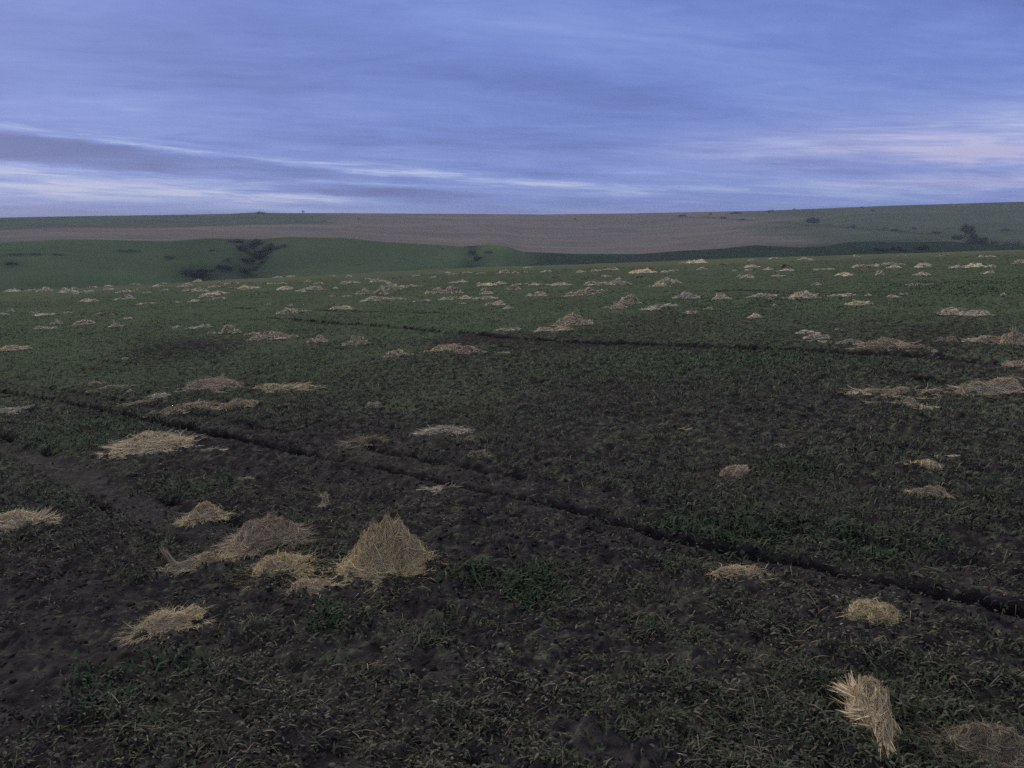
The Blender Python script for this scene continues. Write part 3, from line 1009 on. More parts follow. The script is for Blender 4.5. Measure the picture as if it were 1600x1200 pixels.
    X[:, 0], Y[:, 0] = xu - 0.5 * Ls * np.cos(phi), yv - 0.5 * Ls * np.sin(phi)
    follow = rng.uniform(0.3, 1.0, n)
    kink = np.cumsum(rng.normal(0, 0.08, (n, ns_)), 1)
    if near:        # start each stalk on the heap's side and lay it along the side
        X[:, 0], Y[:, 0] = xu, yv
        u_, v_ = xu / (W / 2), yv / (D / 2)
        gx = (H(u_ + 0.08, v_) - H(u_ - 0.08, v_)) / (0.08 * W) * Ht / peak
        gy = (H(u_, v_ + 0.08) - H(u_, v_ - 0.08)) / (0.08 * D) * Ht / peak
        steep = np.hypot(gx, gy) > 0.35
        ta = np.arctan2(gx, -gy) + rng.normal(0, 0.32, n) + np.pi * rng.integers(0, 2, n)
        phi = np.where(steep & (rng.random(n) < 0.8), ta, phi)
        ang = phi[:, None] + turn[:, None] * q[None, :]
    for j in range(ns_):
        a_ = ang[:, j]
        a_ = a_ + kink[:, j]
        if True:        # stalks lie round the heap rather than over it
            u_, v_ = X[:, j] / (W / 2), Y[:, j] / (D / 2)
            gx = (H(u_ + 0.06, v_) - H(u_ - 0.06, v_)) / (0.06 * W) * Ht / peak
            gy = (H(u_, v_ + 0.06) - H(u_, v_ - 0.06)) / (0.06 * D) * Ht / peak
            g_ = np.hypot(gx, gy) + 1e-6
            tx, ty = -gy / g_, gx / g_
            sg = np.sign(tx * np.cos(a_) + ty * np.sin(a_))
            wq = np.clip(follow * g_ * 2.2, 0, 0.93)
            cx_, cy_ = np.cos(a_) * (1 - wq) + tx * sg * wq, np.sin(a_) * (1 - wq) + ty * sg * wq
            a_ = np.arctan2(cy_, cx_)
        X[:, j + 1] = X[:, j] + Ls / ns_ * np.cos(a_)
        Y[:, j + 1] = Y[:, j] + Ls / ns_ * np.sin(a_)
    U, Vv = X / (W / 2), Y / (D / 2)
    hh = H(U.ravel(), Vv.ravel()).reshape(n, -1) / peak
    Z = hh * Ht * (0.66 + 0.42 * layer[:, None]) + 0.006 + 0.006 * rng.random((n, 1)) + lift[:, None] * np.clip(q + 0.5, 0, 1)[None, :] ** 1.5
    Z = Z + rng.normal(0, 0.004 if near else 0.01, Z.shape) * min(1.0, Ht * 8)
    P = world(U.ravel(), Vv.ravel(), np.zeros(U.size))
    P[:, 2] = field_macro(P[:, 0], P[:, 1]) + Z.ravel()
    P = P.reshape(n, ns_ + 1, 3)
    if spikes:      # bundles of stalks that stand up or curl away from the clump: (u0, v0, du, height px, count, curl)
        for u0, v0, du, hpx, cnt, curl, *dv_ in spikes:
            hz = hpx * t / FPX
            k_ = np.linspace(0, 1, ns_ + 1)
            tight = 0.35 if curl > 2 else 1.0
            j0 = rng.normal(0, 0.07, (cnt, 1)) * tight; j1 = rng.normal(0, 0.12, (cnt, 1)) * tight; sc_ = rng.uniform(0.8 if tight < 1 else 0.6, 1.05, (cnt, 1))
            uu = u0 + j0 + (du + j1) * k_[None, :] * sc_
            vv = v0 + tight * (rng.normal(0, 0.1, (cnt, 1)) + rng.normal(0, 0.1, (cnt, 1)) * k_[None, :])
            if dv_:
                vv = vv + dv_[0] * k_[None, :] * sc_
            zz = hz * sc_ * (k_[None, :] ** curl)
            h0 = H(uu[:, :1], vv[:, :1]) / peak * Ht * 0.6
            Q = world(uu.ravel(), vv.ravel(), np.zeros(uu.size))
            Q[:, 2] = field_macro(Q[:, 0], Q[:, 1]) + (zz + h0 * (1 - 0.3 * k_[None, :])).ravel() + 0.005
            P = np.concatenate([P, Q.reshape(cnt, ns_ + 1, 3)])
            wid = np.concatenate([wid, np.maximum(0.0025, t * 0.0005) * rng.uniform(0.7, 1.3, cnt)])
    N = len(P)
    T = np.gradient(P, axis=1)
    T /= np.linalg.norm(T, axis=2)[:, :, None] + 1e-9
    up = rng.normal(0, 0.8, (N, 1, 3)) + np.array([0, 0, 1.0])
    S = np.cross(T, np.broadcast_to(up, T.shape))
    S /= np.linalg.norm(S, axis=2)[:, :, None] + 1e-9
    taper = np.ones(ns_ + 1); taper[0] = 0.6; taper[-1] = 0.25
    S = S * (wid[:, None] * taper[None, :])[:, :, None] * 0.5
    vv = np.stack([P - S, P + S], 2).reshape(-1, 3)
    b = np.arange(N)[:, None] * 2 * (ns_ + 1) + np.arange(ns_)[None, :] * 2
    b = b.ravel() + off
    F.append(np.stack([b, b + 1, b + 3, b + 2], 1))
    V.append(vv)
    tone = rng.choice([0.55, 0.8, 0.95, 1.05, 1.25], (N, 1)) * rng.uniform(0.92, 1.08, (N, 1))
    cc = np.array(tint)[None, :] * tone
    red = rng.random((N, 1)) < 0.12
    cc = np.where(red, cc * np.array([[0.9, 0.72, 0.62]]), cc)
    C.append(np.repeat(cc, 2 * (ns_ + 1), 0))
    origin = np.array([centre[0], centre[1], float(field_macro(centre[0], centre[1]))])
    Vall = np.concatenate(V) - origin[None, :]
    me = make_mesh(name, Vall, F, MAT_STRAW, np.concatenate(C))
    o = link(name, me, origin)
    tag(o, label, cat, group)
    return o


G_NEAR, G_MID, G_FAR = 'straw clumps in the foreground', 'straw clumps scattered across the middle of the field', 'straw clumps along the far side of the field'
# the foreground, one by one
clump('straw_heap', 601, 915, 150, 118, 'peak', GOLD, 'tallest golden straw heap, pointed like a tent, in the left foreground', 'straw heap', G_NEAR, 1, 0.15,
      [(-0.05, -0.6, 0.25, 4, 16, 1.0)])
clump('straw_heap', 422, 862, 118, 62, 'mound', RED, 'reddish brown straw heap behind the golden one, left of the pointed heap', 'straw heap', G_NEAR, 2, 0.3,
      [(0.5, 0.2, 0.5, 6, 40, 1.0)])
clump('straw_heap', 444, 908, 106, 50, 'mound', GOLD, 'rounded golden straw heap between the reddish heap and the small frayed one', 'straw heap', G_NEAR, 3, -0.1)
clump('straw_clump', 480, 937, 66, 34, 'flat', TAN, 'small frayed straw clump at the front foot of the rounded golden heap', 'straw', G_NEAR, 4, -0.5)
clump('straw_clump', 306, 894, 84, 30, 'tail_left', TAN, 'low straw clump with a pale horn of stalks curling up at its left end', 'straw', G_NEAR, 5, -0.1,
      [(-0.25, 0.1, -0.85, 40, 70, 2.4)])
clump('straw_clump', 321, 818, 66, 38, 'mound', TAN, 'small rounded straw clump on the bare wheel strip, behind the horned clump', 'straw', G_NEAR, 6, 0.0,
      [(0.1, 0.1, 0.1, 8, 20, 1.0)])
clump('straw_heap', 28, 832, 92, 40, 'mound', PALE, 'pale straw heap cut by the left edge, stalks pointing right', 'straw heap', G_NEAR, 7, 0.3,
      [(0.5, 0.1, 0.55, 16, 50, 1.6), (0.1, 0, 0.1, 20, 26, 1.0)])
clump('straw_clump', 270, 990, 106, 40, 'flat', TAN, 'flat reddish and gold straw mat nearest the front on the left', 'straw', G_NEAR, 8, 0.1, None, [(-0.6, -0.3, 0.3, 0.4, 0.6), (0.6, 0.3, 0.3, 0.4, 1.0)])
clump('straw_clump', 1360, 982, 76, 42, 'flat', GOLD, 'clean light straw mat lying below the deep wheel groove on the right', 'straw', G_NEAR, 9, 0.3, None, [(-0.3, 0.1, 0.5, 0.5, 0.8), (0.4, 0.3, 0.4, 0.5, 0.8)])
clump('straw_heap', 1350, 1180, 118, 130, 'sheaf', TAN, 'leaning feathery sheaf of straw near the bottom right, stalks sweeping up left', 'straw heap', G_NEAR, 10, 2.15,
      [(-0.40, 0.55, -0.25, 8, 90, 1.0, 0.75), (-0.35, 0.45, -0.65, 5, 60, 1.0, 0.35), (0.0, 0.2, -0.6, 3, 60, 1.0, 0.5), (0.1, -0.2, -0.7, 2, 60, 1.0, 0.1),
       (0.2, -0.5, -0.7, 2, 40, 1.0, -0.1), (0.35, -0.6, 0.15, 2, 60, 1.0, -0.45)], lie=0.70)
clump('straw_heap', 1552, 1208, 140, 80, 'mound', DULL, 'dull brown straw heap cut by the bottom right corner', 'straw heap', G_NEAR, 11, 0.0)
clump('straw_heap', 233, 710, 122, 42, 'peak', PALE, 'spiky pale straw heap just below the long wheel groove on the left', 'straw heap', G_NEAR, 12, 0.35,
      [(-0.5, 0.2, -0.55, 5, 40, 1.0), (0.5, 0, 0.5, 3, 40, 1.0), (0.0, 0.1, 0.1, 16, 30, 1.0)])
clump('straw_tuft', 508, 793, 18, 24, 'tuft', PALE, 'tiny upright tuft of pale stalks on bare soil behind the pointed heap', 'straw', G_NEAR, 13, 1.2,
      [(0, 0, 0.3, 20, 16, 1.0), (0, 0, -1.0, 16, 10, 1.0), (0, 0, 0.9, 12, 8, 1.0)])
clump('straw_clump', 1150, 749, 44, 23, 'flat', RED, 'squarish pinkish straw mat alone in the right middle field', 'straw', G_NEAR, 14, 0.0, None, [(-0.4, 0, 0.5, 0.6, 0.8), (0.4, 0, 0.5, 0.6, 0.8)])
clump('straw_wisp', 1432, 742, 66, 26, 'loose', TAN, 'loose scatter of curved stalks right of the squarish mat', 'straw', G_NEAR, 15, 0.1)
clump('straw_wisp', 1452, 776, 44, 17, 'wisp', TAN, 'short straw wisp in front of the loose scatter of curved stalks', 'straw', G_NEAR, 16, -0.5)
clump('straw_wisp', 1486, 719, 34, 8, 'tail_left', GREYS, 'pale straw wisp with a blunt right end, behind the loose scatter', 'straw', G_NEAR, 17, 0.0)
clump('straw_wisp', 1212, 702, 26, 9, 'tail_left', GREYS, 'small pale straw wisp up and right of the squarish mat', 'straw', G_NEAR, 18, 0.0)
clump('straw_wisp', 1155, 911, 76, 30, 'loose', TAN, 'thin streak of stalks between the deep groove and the front, right of centre', 'straw', G_NEAR, 19, -0.55)
clump('straw_wisp', 1042, 676, 54, 7, 'wisp', RED, 'narrow pinkish straw wisp in the open middle field, right of centre', 'straw', G_NEAR, 20, -0.15)
clump('straw_clump', 690, 682, 66, 18, 'arch', GREYS, 'crumpled pale straw clump above the groove in the centre', 'straw', G_NEAR, 21, 0.0)
clump('straw_wisp', 741, 690, 32, 10, 'tail_right', RED, 'short straw wisp touching the right end of the crumpled pale clump', 'straw', G_NEAR, 22, 0.4)
clump('straw_clump', 748, 717, 34, 14, 'flat', DULL, 'small triangular dull straw mat below the crumpled pale clump', 'straw', G_NEAR, 23, 0.2)
clump('straw_clump', 566, 697, 62, 17, 'flat', DULL, 'faint dark brown straw mat left of the crumpled pale clump', 'straw', G_NEAR, 24, 0.2)
clump('straw_clump', 327, 709, 36, 10, 'wisp', GREYS, 'small straw wisp right of the spiky pale heap', 'straw', G_NEAR, 25, 0.2)
clump('straw_wisp', 380, 752, 24, 6, 'wisp', GREYS, 'tiny straw wisp on grass between the spiky heap and the wheel strip', 'straw', G_NEAR, 26, 0.0)
clump('straw_wisp', 532, 924, 50, 8, 'loose', TAN, 'few loose stalks between the frayed clump and the pointed heap', 'straw', G_NEAR, 27, 0.0)
clump('straw_wisp', 672, 770, 60, 9, 'loose', GREYS, 'loose stalks strewn along the wheel groove near the centre', 'straw', G_NEAR, 28, -0.2)
clump('straw_clump', 583, 643, 26, 17, 'flat', RED, 'small two layered straw clump alone in the centre left field', 'straw', G_NEAR, 29, 0.4)
clump('straw_clump', 22, 646, 56, 11, 'tail_right', GREYS, 'flat straw clump at the left edge below the wheel groove', 'straw', G_NEAR, 30, 0.1)

# the middle of the field: px, py, w, h, kind, tint, label[, spikes]
MID = [
    (316, 616, 106, 26, 'flat', RED, 'widest reddish straw mat of the group on the left above the groove'),
    (421, 610, 42, 12, 'mound', TAN, 'left one of the two straw humps right of the reddish mat'),
    (461, 612, 58, 13, 'flat', TAN, 'longer right one of the two straw humps beside the reddish mat'),
    (373, 639, 48, 17, 'arch', TAN, 'bent straw clump below the right end of the reddish mat'),
    (305, 641, 52, 14, 'mound', RED, 'low straw clump directly below the reddish mat'),
    (258, 651, 38, 16, 'tail_left', TAN, 'slanting straw clump below left of the reddish mat, nearest the groove'),
    (220, 633, 44, 7, 'wisp', TAN, 'thin straight straw wisp left of the slanting clump'),
    (250, 624, 28, 11, 'flat', GREYS, 'small grey straw patch between the reddish mat and the thin straight wisp'),
    (446, 640, 26, 10, 'wisp', RED, 'faint slanted straw wisp right of the bent clump'),
    (148, 604, 22, 9, 'arch', TAN, 'small curled straw clump left of the reddish mat group, farther one'),
    (177, 610, 44, 9, 'wisp', TAN, 'wavy straw wisp just right of the small curled clump'),
    (204, 614, 8, 5, 'mound', GREYS, 'dot of straw between the wavy wisp and the reddish mat'),
    (295, 578, 14, 4, 'wisp', GREYS, 'tiny straw wisp on the green behind the reddish mat'),
    (196, 562, 9, 4, 'mound', GREYS, 'dot of straw on the green left of the dark bare patch'),
    (18, 549, 46, 10, 'mound', TAN, 'long low straw clump at the left edge behind the groove'),
    (621, 560, 36, 15, 'mound', GOLD, 'bright yellow straw clump at the left end of the dark strip'),
    (556, 540, 34, 14, 'tail_left', TAN, 'straw clump with an upright spike left of the bright yellow clump', [(-0.1, 0, -0.15, 16, 14, 1.0)]),
    (731, 555, 46, 16, 'mound', RED, 'reddish humped straw clump on the dark strip, right one of a pair'),
    (698, 553, 46, 15, 'flat', TAN, 'flatter straw clump joined to the left of the reddish hump', [(0.6, 0, 0.0, 10, 14, 1.0)]),
    (790, 555, 26, 5, 'flat', TAN, 'small flat straw bit right of the reddish hump'),
    (499, 536, 30, 14, 'mound', TAN, 'rounded straw lump between the draped clump and the spiked clump'),
    (423, 532, 54, 16, 'arch', TAN, 'draped straw clump with dark folds above the dark bare patch'),
    (396, 523, 24, 4, 'wisp', TAN, 'thin straw tail behind the left side of the draped clump'),
    (357, 522, 28, 16, 'mound', TAN, 'domed straw lump behind the dark bare patch'),
    (333, 522, 20, 4, 'wisp', TAN, 'short straw tail lying left of the domed lump'),
    (312, 514, 32, 7, 'tail_left', GREYS, 'low straw hump behind the domed lump, tail to the left'),
    (277, 512, 12, 3, 'mound', GREYS, 'dot of straw left of the low tailed hump'),
    (893, 510, 48, 24, 'peak', TAN, 'largest peaked straw heap in the middle distance, centre right'),
    (866, 518, 58, 10, 'twin', TAN, 'stretched two humped straw clump in front of the largest peaked heap'),
    (795, 517, 38, 5, 'wisp', GREYS, 'thin straw streak left of the stretched two humped clump'),
    (1385, 549, 76, 22, 'arch', TAN, 'broad straw heap with a dark hollow beside the right wheel track'),
    (1328, 540, 46, 9, 'wisp', GREYS, 'curved straw tail reaching left from the broad hollow heap'),
    (1406, 553, 38, 6, 'wisp', GREYS, 'straw wisp at the lip of the right wheel track'),
    (1452, 554, 24, 8, 'flat', RED, 'small reddish straw patch right of the broad hollow heap'),
    (1480, 536, 26, 11, 'tail_left', TAN, 'little humped straw clump between the broad hollow heap and the right edge'),
    (1541, 538, 48, 14, 'arch', TAN, 'arched straw clump left of the spiky one at the right edge'),
    (1584, 540, 44, 24, 'mound', TAN, 'spiky straw heap at the right edge, behind the wheel track', [(0.0, 0, -0.1, 22, 24, 1.0)]),
    (1590, 579, 40, 16, 'flat', RED, 'pinkish straw mat cut by the right edge, on the wheel track'),
    (1392, 619, 92, 15, 'twin', TAN, 'wide sagging straw clump on the right, in front of the wheel track'),
    (1414, 636, 34, 16, 'tail_left', PALE, 'bright knob of straw in front of the wide sagging clump'),
    (1376, 634, 44, 6, 'wisp', GREYS, 'straw tail left of the bright knob'),
    (1456, 644, 42, 10, 'loose', GREYS, 'faint scatter of stalks right of the bright knob'),
    (1549, 620, 86, 33, 'tail_left', PALE, 'big pale straw heap near the right edge with a tail to the left'),
    (1585, 600, 36, 11, 'flat', DULL, 'dull straw mat behind the right end of the big pale heap'),
    (1262, 524, 32, 8, 'flat', GREYS, 'flat straw clump behind the lens shaped one, right of centre'),
    (1275, 531, 34, 9, 'arch', GREYS, 'lens shaped straw clump with a dark belly, right of centre'),
    (1272, 536, 44, 4, 'wisp', GREYS, 'straight straw wisp in front of the lens shaped clump'),
    (1483, 493, 34, 10, 'mound', PALE, 'blunt pale straw clump, left one of a pair on the far right'),
    (1523, 494, 42, 10, 'tail_left', PALE, 'tapering pale straw clump, right one of a pair on the far right'),
    (1490, 484, 30, 4, 'wisp', GREYS, 'thin straw line behind the pair of pale clumps'),
    (1180, 498, 24, 9, 'mound', PALE, 'small pale straw dome alone right of centre'),
    (1079, 491, 22, 7, 'flat', RED, 'pinkish straw scrap left of the small pale dome'),
    (1106, 484, 14, 4, 'wisp', GREYS, 'straw scrap just behind and right of the pinkish scrap'),
    (1310, 517, 9, 4, 'mound', GREYS, 'dot of straw behind the broad hollow heap'),
    (1210, 479, 9, 3, 'mound', GREYS, 'dot of straw in front of the dark bellied hump'),
]
for i, row in enumerate(MID):
    px, py, w, h, kind, tint, label = row[:7]
    clump('straw_clump' if kind != 'wisp' else 'straw_wisp', px, py, w, h, kind, tint, label, 'straw', G_MID, 100 + i, None, row[7] if len(row) > 7 else None)

FAR = [
    (180, 512, 24, 9, 'tuft', GREYS, 'straw clump with one tall spike on the left green', [(-0.15, 0, 0.05, 14, 12, 1.0)]),
    (133, 508, 30, 9, 'arch', GREYS, 'knobbly straw clump left of the tall spiked one'),
    (89, 507, 16, 8, 'arch', GREYS, 'ring shaped straw clump left of the knobbly one'),
    (65, 515, 30, 6, 'mound', GREYS, 'flat bar of straw near the left edge, nearest of its row'),
    (68, 493, 26, 4, 'mound', PALE, 'pale bar of straw near the left edge, behind the ring shaped clump'),
    (54, 489, 14, 3, 'wisp', GREYS, 'straw scrap behind the left end of the pale bar'),
    (103, 490, 16, 3, 'wisp', GREYS, 'straw scrap right of the pale bar'),
    (17, 487, 12, 6, 'tuft', GREYS, 'tiny peaked straw tuft at the left edge'),
    (6, 492, 13, 3, 'wisp', GREYS, 'straw scrap cut by the left edge below the tiny peaked tuft'),
    (160, 493, 46, 3, 'wisp', DULL, 'faint long straw line behind the tall spiked clump'),
    (200, 499, 12, 3, 'wisp', GREYS, 'faint straw scrap right of the tall spiked clump'),
    (137, 472, 26, 6, 'mound', PALE, 'pale oval straw clump below the crest on the left'),
    (196, 468, 26, 8, 'tail_left', GREYS, 'humped straw clump right of the pale oval one'),
    (228, 476, 26, 4, 'wisp', GREYS, 'thin straw line trailing right of the humped clump'),
    (72, 455, 18, 8, 'mound', PALE, 'bright straw hump on the crest near the left edge'),
    (52, 453, 26, 4, 'wisp', PALE, 'straw tail left of the bright crest hump'),
    (14, 455, 26, 5, 'flat', GREYS, 'flat straw clump on the crest at the left edge'),
    (106, 457, 24, 7, 'flat', GREYS, 'wide straw clump just right of the bright crest hump'),
    (123, 459, 13, 3, 'wisp', PALE, 'straw scrap in front of the wide crest clump'),
    (138, 457, 18, 6, 'twin', GREYS, 'ragged straw clump between the wide crest clump and the pale oval'),
    (167, 453, 16, 4, 'mound', GREYS, 'small straw hump on the crest above the humped clump'),
    (194, 457, 22, 5, 'tail_left', GREYS, 'slanting straw wisp on the crest above the humped clump'),
    (213, 455, 8, 4, 'mound', GREYS, 'dot of straw at the right end of the slanting crest wisp'),
    (247, 448, 12, 5, 'mound', PALE, 'bright dot of straw on the crest left of the brown strewn patch'),
    (258, 454, 14, 3, 'wisp', GREYS, 'straw scrap below the bright crest dot'),
    (230, 458, 13, 3, 'wisp', GREYS, 'straw scrap between the crest wisp and the brown strewn patch'),
    (290, 449, 22, 8, 'flat', RED, 'brown straw hump at the back of the strewn patch'),
    (305, 456, 36, 7, 'flat', RED, 'broad brown straw mat in the middle of the strewn patch'),
    (336, 449, 16, 5, 'mound', TAN, 'straw hump at the right back of the strewn patch'),
    (336, 461, 32, 8, 'flat', TAN, 'bright knotted straw clump at the front right of the strewn patch'),
    (322, 465, 20, 5, 'wisp', GREYS, 'straw wisp in front of the knotted clump'),
    (340, 468, 24, 3, 'wisp', RED, 'thin brown straw line below the knotted clump'),
    (304, 472, 16, 5, 'mound', PALE, 'pale straw lens below the strewn patch'),
    (277, 473, 8, 3, 'mound', GREYS, 'dot of straw left of the pale lens'),
    (310, 440, 12, 4, 'mound', GREYS, 'small straw hump on the crest behind the strewn patch'),
    (346, 442, 12, 4, 'wisp', TAN, 'small tan straw scrap on the crest right of the strewn patch'),
    (362, 444, 22, 4, 'wisp', GREYS, 'pale straw line on the crest right of the strewn patch'),
    (388, 452, 30, 7, 'flat', TAN, 'oval straw clump between the strewn patch and the layered clump'),
    (361, 451, 10, 3, 'wisp', GREYS, 'straw scrap left of the oval clump'),
    (395, 461, 26, 3, 'wisp', DULL, 'faint straw line in front of the oval clump'),
    (445, 453, 24, 7, 'flat', PALE, 'layered pale straw clump below the crest, left of centre'),
    (471, 456, 15, 5, 'mound', PALE, 'bright straw lens at the left end of the looped clump'),
    (492, 454, 32, 8, 'arch', TAN, 'looped straw clump with small dark hollows below the crest'),
    (481, 441, 12, 4, 'wisp', PALE, 'bright scrap of straw behind the bright lens and looped clump'),
    (498, 444, 13, 4, 'mound', GREYS, 'small straw hump behind the looped clump'),
    (441, 444, 16, 3, 'wisp', GREYS, 'thin straw line behind the layered pale clump'),
    (424, 444, 12, 3, 'wisp', PALE, 'straw scrap left of the thin line behind the layered pale clump'),
    (524, 451, 9, 3, 'mound', PALE, 'bright dot of straw right of the looped clump'),
    (519, 464, 9, 4, 'mound', GREYS, 'dot of straw below the right end of the looped clump'),
    (453, 490, 30, 9, 'arch', TAN, 'cottage roof shaped straw clump on the open green, left of centre'),
    (477, 487, 18, 3, 'wisp', GREYS, 'straw line right of the roof shaped clump'),
    (420, 477, 9, 5, 'tuft', GREYS, 'tiny straw tuft behind the roof shaped clump'),
    (455, 479, 10, 4, 'mound', GREYS, 'dot of straw right behind the roof shaped clump'),
    (537, 484, 38, 6, 'mound', TAN, 'long smooth straw bar right of the roof shaped clump'),
    (519, 478, 9, 5, 'mound', DULL, 'dull dot of straw behind the long smooth bar'),
    (546, 443, 28, 5, 'wisp', PALE, 'bright straw line near the crest, left of the stacked clump'),
    (525, 451, 7, 3, 'mound', GREYS, 'grey dot of straw touching the bright dot right of the looped clump'),
    (541, 464, 14, 3, 'wisp', GREYS, 'straw scrap between the long smooth bar and the crest line'),
    (590, 441, 22, 7, 'mound', GREYS, 'low straw hump behind the stacked clump'),
    (570, 460, 22, 10, 'arch', TAN, 'hollow straw clump just left of the stacked clump'),
    (597, 461, 22, 14, 'mound', TAN, 'front hump of the stacked clump, left of centre near the crest'),
    (609, 449, 22, 10, 'mound', PALE, 'back hump of the stacked clump, brighter and nearer the crest'),
    (617, 453, 18, 7, 'arch', TAN, 'bent straw bundle leaning on the right of the stacked clump'),
    (598, 471, 54, 9, 'tail_right', TAN, 'long straw mat in front of the stacked clump'),
    (641, 448, 30, 3, 'wisp', GREYS, 'straight straw line right of the stacked clump'),
    (633, 450, 9, 3, 'mound', GREYS, 'dot of straw under the straight line'),
    (617, 436, 12, 4, 'mound', DULL, 'dull straw hump on the crest behind the stacked clump'),
    (678, 459, 28, 10, 'tail_left', TAN, 'wing shaped straw clump, left one of two before the crest'),
    (707, 459, 26, 13, 'arch', TAN, 'hunched straw clump, right one of two before the crest'),
    (716, 442, 24, 5, 'tail_left', PALE, 'pale straw streak behind the hunched clump'),
    (661, 471, 24, 4, 'wisp', GREYS, 'faint straw wisp in front of the wing shaped clump'),
    (704, 469, 32, 6, 'wisp', TAN, 'straw line in front of the hunched clump'),
    (728, 468, 22, 7, 'mound', PALE, 'small bright straw hump on the line in front of the hunched clump'),
    (757, 468, 34, 5, 'flat', TAN, 'straw mat continuing the line towards the knobbed clump'),
    (774, 478, 28, 9, 'tail_left', PALE, 'knobbed straw clump with its bright end to the right, centre'),
    (762, 460, 20, 6, 'mound', TAN, 'smooth straw hump behind the straw mat, centre'),
    (757, 454, 10, 6, 'arch', GREYS, 'tiny arched bundle behind the smooth hump'),
    (762, 447, 26, 5, 'flat', PALE, 'flat pale straw clump near the crest, centre'),
    (780, 444, 18, 5, 'mound', PALE, 'pale straw hump touching the right of the flat pale clump'),
    (724, 476, 12, 3, 'mound', GREYS, 'straw scrap left of the knobbed clump'),
    (793, 483, 18, 6, 'tuft', GREYS, 'small straw tuft right of the knobbed clump'),
    (748, 445, 10, 4, 'mound', GREYS, 'dot of straw left of the flat pale clump'),
    (706, 429, 16, 3, 'wisp', GREYS, None), (752, 428, 14, 3, 'wisp', PALE, None), (729, 427, 14, 3, 'wisp', GREYS, None),
    (676, 434, 10, 3, 'mound', GREYS, None), (700, 427, 10, 3, 'mound', PALE, None), (820, 426, 12, 3, 'wisp', GREYS, None),
    (788, 427, 16, 6, 'arch', PALE, 'small bright arched clump on the crest, just left of centre'),
    (806, 427, 12, 3, 'wisp', TAN, 'tan straw scrap right of the bright arched crest clump'),
    (802, 453, 17, 10, 'arch', TAN, 'tent shaped straw bundle with a dark opening, centre'),
    (816, 445, 18, 3, 'wisp', GREYS, 'straw line behind the tent shaped bundle'),
    (836, 446, 18, 5, 'mound', PALE, 'pale straw lens right of the tent shaped bundle'),
    (871, 447, 36, 4, 'flat', PALE, 'long pale straw bar between the lens and the double humped clump'),
    (838, 463, 30, 8, 'tail_left', PALE, 'smooth straw back with a pointed left tail, centre'),
    (950, 446, 80, 13, 'twin', TAN, 'long double humped straw clump near the crest, right of centre'),
    (908, 462, 44, 13, 'tail_left', TAN, 'lumpy straw heap with a left tail in front of the double humped clump'),
    (985, 476, 34, 17, 'arch', TAN, 'arched straw heap with a dark hollow, right of centre'),
    (962, 484, 34, 8, 'flat', RED, 'ragged straw clump with a thin spike left of the arched heap', [(-0.05, 0, -0.1, 13, 9, 1.0)]),
    (1041, 442, 24, 10, 'peak', PALE, 'pyramid shaped pale straw clump near the crest, right of centre'),
    (1057, 443, 14, 6, 'mound', GREYS, 'grey straw hump at the right foot of the pyramid clump'),
    (1030, 448, 24, 6, 'mound', PALE, 'pale straw bar in front of the pyramid clump'),
    (1003, 427, 40, 5, 'flat', PALE, 'wide pale straw mat on the crest behind the pyramid clump'),
    (1038, 426, 12, 4, 'mound', PALE, 'bright dot of straw right of the wide crest mat'),
    (1052, 424, 18, 3, 'wisp', GREYS, 'grey straw line on the crest right of the bright dot'),
    (906, 426, 14, 4, 'mound', PALE, 'pale straw hump on the crest left of the slanting crest line'),
    (930, 424, 18, 3, 'wisp', GREYS, None), (954, 422, 24, 4, 'wisp', PALE, 'slanting pale line of straw on the crest, right of centre'),
    (946, 433, 12, 5, 'mound', GREYS, 'small straw hump above the tall end of the double humped clump'),
    (912, 437, 14, 4, 'arch', DULL, 'dull straw hump behind the double humped clump'),
    (942, 455, 18, 3, 'wisp', GREYS, 'faint straw line right of the lumpy tailed heap'),
    (1016, 486, 30, 6, 'mound', GREYS, 'grey oval straw clump right of the arched heap'),
    (1036, 480, 44, 4, 'wisp', GREYS, 'long straw line behind the grey oval clump'),
    (853, 425, 16, 3, 'wisp', GREYS, None), (825, 419, 10, 3, 'mound', PALE, None), (866, 435, 12, 3, 'wisp', DULL, None),
    (1000, 434, 18, 4, 'wisp', DULL, 'dull straw line below the wide pale crest mat'),
    (1015, 420, 14, 4, 'mound', DULL, 'dull hump on the crest behind the wide pale mat'),
    (1088, 411, 32, 4, 'flat', PALE, 'long pale straw bar on the crest, right of the pyramid clump'),
    (1067, 412, 10, 3, 'mound', GREYS, 'dot of straw at the left end of the long crest bar'),
    (1097, 421, 12, 4, 'mound', PALE, 'bright dot of straw below the long crest bar'),
    (1177, 408, 15, 4, 'tail_right', GREYS, None), (1172, 418, 22, 4, 'mound', PALE, 'pale straw bar behind the small dark bellied arch'),
    (1168, 435, 18, 7, 'arch', PALE, 'small dark bellied straw arch below the crest'),
    (1155, 433, 8, 5, 'mound', GREYS, 'dot of straw touching the left of the small dark bellied arch'),
    (1147, 424, 8, 3, 'mound', GREYS, None), (1170, 423, 12, 3, 'wisp', GREYS, None),
    (1201, 422, 16, 4, 'mound', GREYS, 'grey straw hump left of the dark crest arch'),
    (1227, 419, 16, 7, 'arch', DULL, 'dark straw arch near the crest, right of centre'),
    (1228, 424, 24, 4, 'mound', PALE, 'pale straw bar just in front of the dark crest arch'),
    (1218, 432, 17, 4, 'tail_right', PALE, 'pale straw wisp sloping right, below the dark crest arch'),
    (1256, 405, 12, 4, 'mound', PALE, None), (1267, 407, 10, 3, 'mound', GREYS, None), (1210, 405, 20, 4, 'wisp', GREYS, None),
    (1287, 422, 28, 3, 'wisp', GREYS, 'faint long straw line right of the dark crest arch'),
